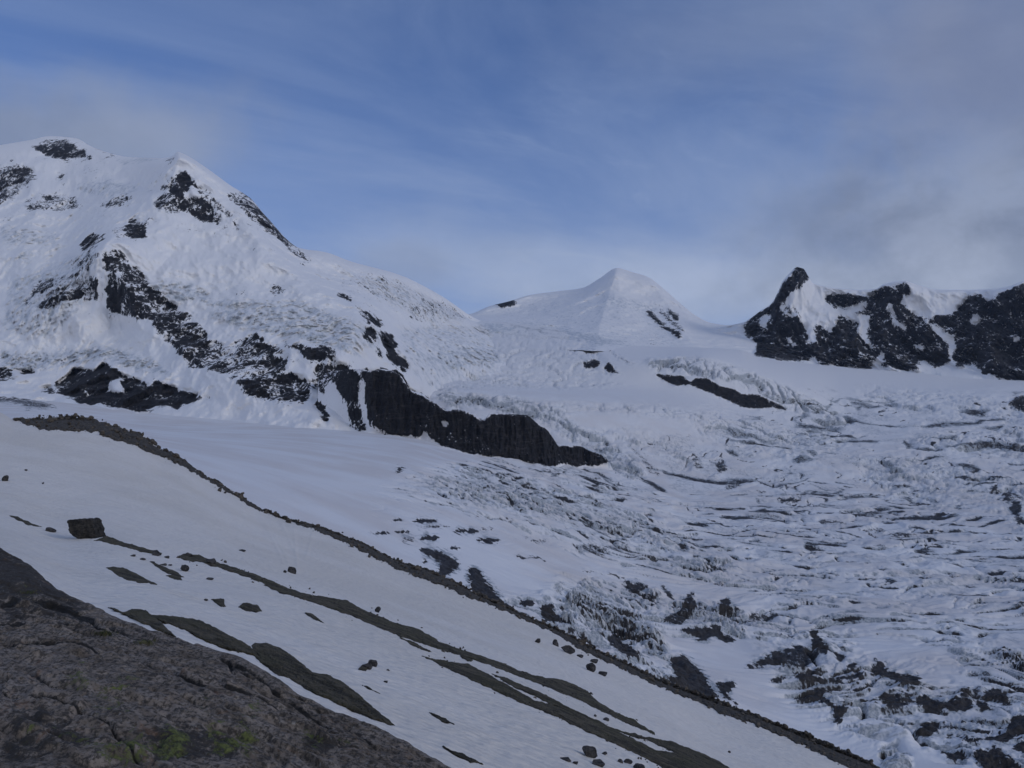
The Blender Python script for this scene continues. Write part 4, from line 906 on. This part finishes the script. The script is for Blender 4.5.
def foreground_slab():
    E = [(-300,520,13),(-100,532,11),(0,549,9.6),(12,556,9.4),(30,565,9.1),(50,583,8.7),(75,600,8.2),(90,606,7.9),(105,612,7.6),(125,621,7.4),(150,629,7.1),(180,640,6.8),(215,652,6.5),(240,660,6.4),(260,671,6.25),(280,684,6.1),(300,698,6.0),(325,709,5.85),(350,720,5.75),(375,730,5.65),(400,741,5.55),(425,754,5.45),(450,768,5.35),(560,842,5.0),(700,960,4.6),(1000,1250,3.8),(1324,1600,3.2)]
    D1 = [(-300,575,8.5),(0,612,7.2),(60,622,7.0),(105,634,6.7),(150,650,6.3),(215,674,5.9),(300,716,5.5),(400,762,5.1),(450,790,4.95),(700,985,4.2),(1324,1650,2.9)]
    D2 = [(-300,680,4.9),(0,690,4.9),(150,720,4.6),(300,775,4.4),(450,860,4.0),(700,1060,3.5),(1324,1750,2.6)]
    D3 = [(-300,850,3.2),(0,850,3.2),(300,900,3.2),(600,1050,2.9),(1324,1850,2.2)]
    D4 = [(-300,1400,1.5),(300,1450,1.5),(700,1600,1.5),(1324,2200,1.4)]
    cur = [D4, D3, D2, D1, E, back(E, .25, .22), back(E, 2.2, 5.0)]
    X, Y, Z = sheet(cur, -300, 760, 1300, [60, 150, 190, 130, 16, 40])
    px, py = proj(X, Y, Z)
    a = radians(32); u = X*math.cos(a)-Y*math.sin(a); v = X*math.sin(a)+Y*math.cos(a)
    big = fbm(u/1.8, v/.9, Z/1.2, 4); st = ridged(u/1.1+.4*big, v/.30, Z/.5, 5, .55); fi = ridged(X/.10, Y/.10, Z/.10, 4, .6); mid = fbm(X/.28, Y/.28, Z/.28, 4, .6)
    ck = crackm.at(px, py); mo = mossm.at(px, py)
    cr = crust.at(px, py)
    led = np.floor(2.2*big+v*1.1); lf = 2.2*big+v*1.1-led; led = smooth(lf, .0, .22)-lf
    h = .055*big+.030*(st-.8)+.011*mid+.006*(fi-.8)-.055*ck+.045*led-.03*cr
    pit = smooth(perlin(X/.07, Y/.07, Z/.07)+.4*perlin(X/.3, Y/.3, Z/.3), .35, .6); h -= .012*pit
    h += mo*.012*ridged(X/.03, Y/.03, Z/.03, 3)
    ed = smooth(np.arange(X.shape[0])[:, None]*1.0, 400, 520)
    Z = Z+h*(1-.55*ed)
    px, py = proj(X, Y, Z)
    m = bpy.data.materials.new('weathered gneiss with lichen and moss'); m.use_nodes = True; g = NT(m.node_tree)
    pos = g.n('ShaderNodeNewGeometry').outputs['Position']
    cv = g.n('ShaderNodeSeparateColor', {0: g.n('ShaderNodeAttribute', None, attribute_name='cover', attribute_type='GEOMETRY').outputs['Color']})
    rp = g.n('ShaderNodeVectorRotate', {'Vector': pos, 'Angle': radians(32)}, rotation_type='Z_AXIS').outputs[0]
    n1 = g.noise(g.smul(rp, 1, 2.2, 1.5), .9, 6, .6, .4); n2 = g.noise(g.smul(rp, 1, 2.0, 1.2), 5, 8, .72, .3); n3 = g.noise(pos, 30, 6, .75); n4 = g.noise(pos, 75, 4, .7)
    c = g.mix(g.ramp(n1, .35, .65), (.108,.086,.066), (.215,.176,.142))
    c = g.mix(g.m('MULTIPLY', g.ramp(n2, .38, .62), .75), c, (.285,.245,.210))
    c = g.mix(g.m('MULTIPLY', g.ramp(g.m('ADD', cv.outputs[2], g.m('MULTIPLY', g.m('SUBTRACT', g.noise(pos, 7, 7, .72, .8), .5), 2.4)), .32, .55), .85), c, (.024,.022,.021))
    c = g.mix(g.m('MULTIPLY', g.ramp(n3, .46, .58), .85), c, (.034,.030,.026))
    c = g.mix(g.m('MULTIPLY', g.ramp(g.noise(pos, 14, 5, .75, 1.0), .58, .66), .75), c, (.028,.026,.026))
    c = g.mix(g.m('MULTIPLY', g.ramp(g.noise(g.smul(pos, 1, 1, 1), 19, 6, .7, 1.5), .60, .68), .6), c, (.27,.27,.265))
    c = g.mix(g.m('MULTIPLY', g.ramp(g.noise(pos, 4.5, 5, .65, .8), .60, .70), .35), c, (.20,.105,.055))
    c = g.mix(g.m('MULTIPLY', g.ramp(n4, .66, .74), .5), c, (.33,.33,.33))
    mo_ = g.m('MULTIPLY', g.ramp(g.m('ADD', g.m('MULTIPLY', cv.outputs[1], .9), g.m('MULTIPLY', g.m('SUBTRACT', g.noise(pos, 10, 6, .72, .5), .5), 2.2)), .38, .62), g.ramp(cv.outputs[1], .02, .2))
    c = g.mix(g.m('MULTIPLY', mo_, .92), c, g.mix(g.ramp(n3, .35, .60), (.034,.038,.016), (.150,.170,.050)))
    c = g.mix(g.m('MULTIPLY', g.ramp(g.m('ADD', cv.outputs[0], g.m('MULTIPLY', g.m('SUBTRACT', g.noise(pos, 16, 4, .7), .5), .9)), .28, .55), .93), c, (.013,.012,.011))
    bp = g.n('ShaderNodeBump', {'Height': g.m('ADD', g.m('MULTIPLY', n2, .5), g.m('MULTIPLY', n3, .6)), 'Strength': 1.0, 'Distance': .022})
    b = g.n('ShaderNodeBsdfPrincipled', {'Base Color': c, 'Roughness': .88, 'Specular IOR Level': .3, 'Normal': bp.outputs[0]})
    g.n('ShaderNodeOutputMaterial', {'Surface': b.outputs[0]})
    o = grid_mesh('foreground_bedrock', np.stack([X, Y, Z], -1), (np.clip(ck, 0, 1), np.clip(mo, 0, 1), np.clip(cr, 0, 1)), m)
    struct(o)
foreground_slab()

def grass_tufts():
    rs = np.random.RandomState(11); V, Fc = [], []
    dg = bpy.context.evaluated_depsgraph_get(); slab = bpy.data.objects['foreground_bedrock']
    from mathutils import Vector
    for cx, cy, rx, ry, n in ((105,634,10,2,90),(146,643,12,2.5,90),(30,593,9,2,40)):
        for _ in range(n):
            px, py = rs.normal(cx, rx*.5), rs.normal(cy, ry*.5); d = Vector(((px-CX)/F, 1, (HY-py)/F)).normalized()
            ok, loc, nr, fi = slab.ray_cast(Vector((0, 0, 0)), d)
            if not ok: continue
            for b in range(3):
                a = rs.uniform(0, 6.28); L = rs.uniform(.012, .032); w_ = .0022; le = rs.uniform(.2, .9)
                dx, dy = math.cos(a), math.sin(a); p = np.array(loc)+[rs.normal(0, .008), rs.normal(0, .008), -.004]; k = len(V)
                V += [p+[-dy*w_, dx*w_, 0], p+[dy*w_, -dx*w_, 0], p+[dx*le*L*.5+dy*w_*.7, dy*le*L*.5-dx*w_*.7, L*.6], p+[dx*le*L*.5-dy*w_*.7, dy*le*L*.5+dx*w_*.7, L*.6], p+[dx*le*L, dy*le*L, L*.85], p+[dx*le*L+1e-4, dy*le*L, L*.85]]
                Fc += [(k, k+1, k+2, k+3), (k+3, k+2, k+5, k+4)]
    m = bpy.data.materials.new('short alpine grass'); m.use_nodes = True; g = NT(m.node_tree)
    c = g.mix(g.ramp(g.noise(g.n('ShaderNodeNewGeometry').outputs['Position'], 12, 3), .4, .6), (.045,.060,.018), (.110,.105,.045))
    g.n('ShaderNodeOutputMaterial', {'Surface': g.n('ShaderNodeBsdfPrincipled', {'Base Color': c, 'Roughness': .8}).outputs[0]})
    tag(mesh_obj('grass', V, Fc, m), 'short green grass tufts rooted in the cracks of the foreground slab', 'grass', kind='stuff')
grass_tufts()
def outer_terrain():
    xs = np.linspace(-8800, 8800, 340); ys = np.linspace(-3400, 7400, 210); X, Y = np.meshgrid(xs, ys)
    side = np.maximum(np.abs(X)-.78*np.maximum(Y, 0)-1100, 0); e = smooth(side, 0, 3800)
    r = ridged(X/2600, Y/2600, 0*X+2, 5, .5)
    Z = -235+e*(420+330*r)-60*fbm(X/900, Y/900, 0*X, 3)*(1-e)-60*(1-e)
    Z = np.where((np.abs(X) < 400) & (Y < 700), np.minimum(Z, -235), Z)
    rk = np.clip(smooth(ridged(X/500, Y/500, Z/300, 4), .9, 1.5)*e*smooth(Z, 50, 350), 0, 1)*.8
    struct(grid_mesh('snow_hills', np.stack([X, Y, Z], -1)[:, :, :], (rk, X*0, X*0), terrain_mats['far']))
outer_terrain()
# ------------------------------------------------------------------ air
def haze():
    x0, x1, y0, y1, z0, z1 = -9000, 9000, -3600, 7600, -480, 1720
    V = [(x, y, z) for x in (x0, x1) for y in (y0, y1) for z in (z0, z1)]
    Fc = [(0,1,3,2),(4,6,7,5),(0,4,5,1),(2,3,7,6),(0,2,6,4),(1,5,7,3)]
    m = bpy.data.materials.new('thin blue mountain air'); m.use_nodes = True; g = NT(m.node_tree)
    v = g.n('ShaderNodeVolumePrincipled', {'Color': (.62,.76,1.0,1), 'Density': HAZE_D, 'Anisotropy': .2})
    g.n('ShaderNodeOutputMaterial', {'Volume': v.outputs[0]})
    o = mesh_obj('haze', V, Fc, m); o['kind'] = 'stuff'; o['label'] = 'thin blue air between the viewer and the far peaks'; o['category'] = 'haze'
HAZE_D = 1.8e-5
haze()
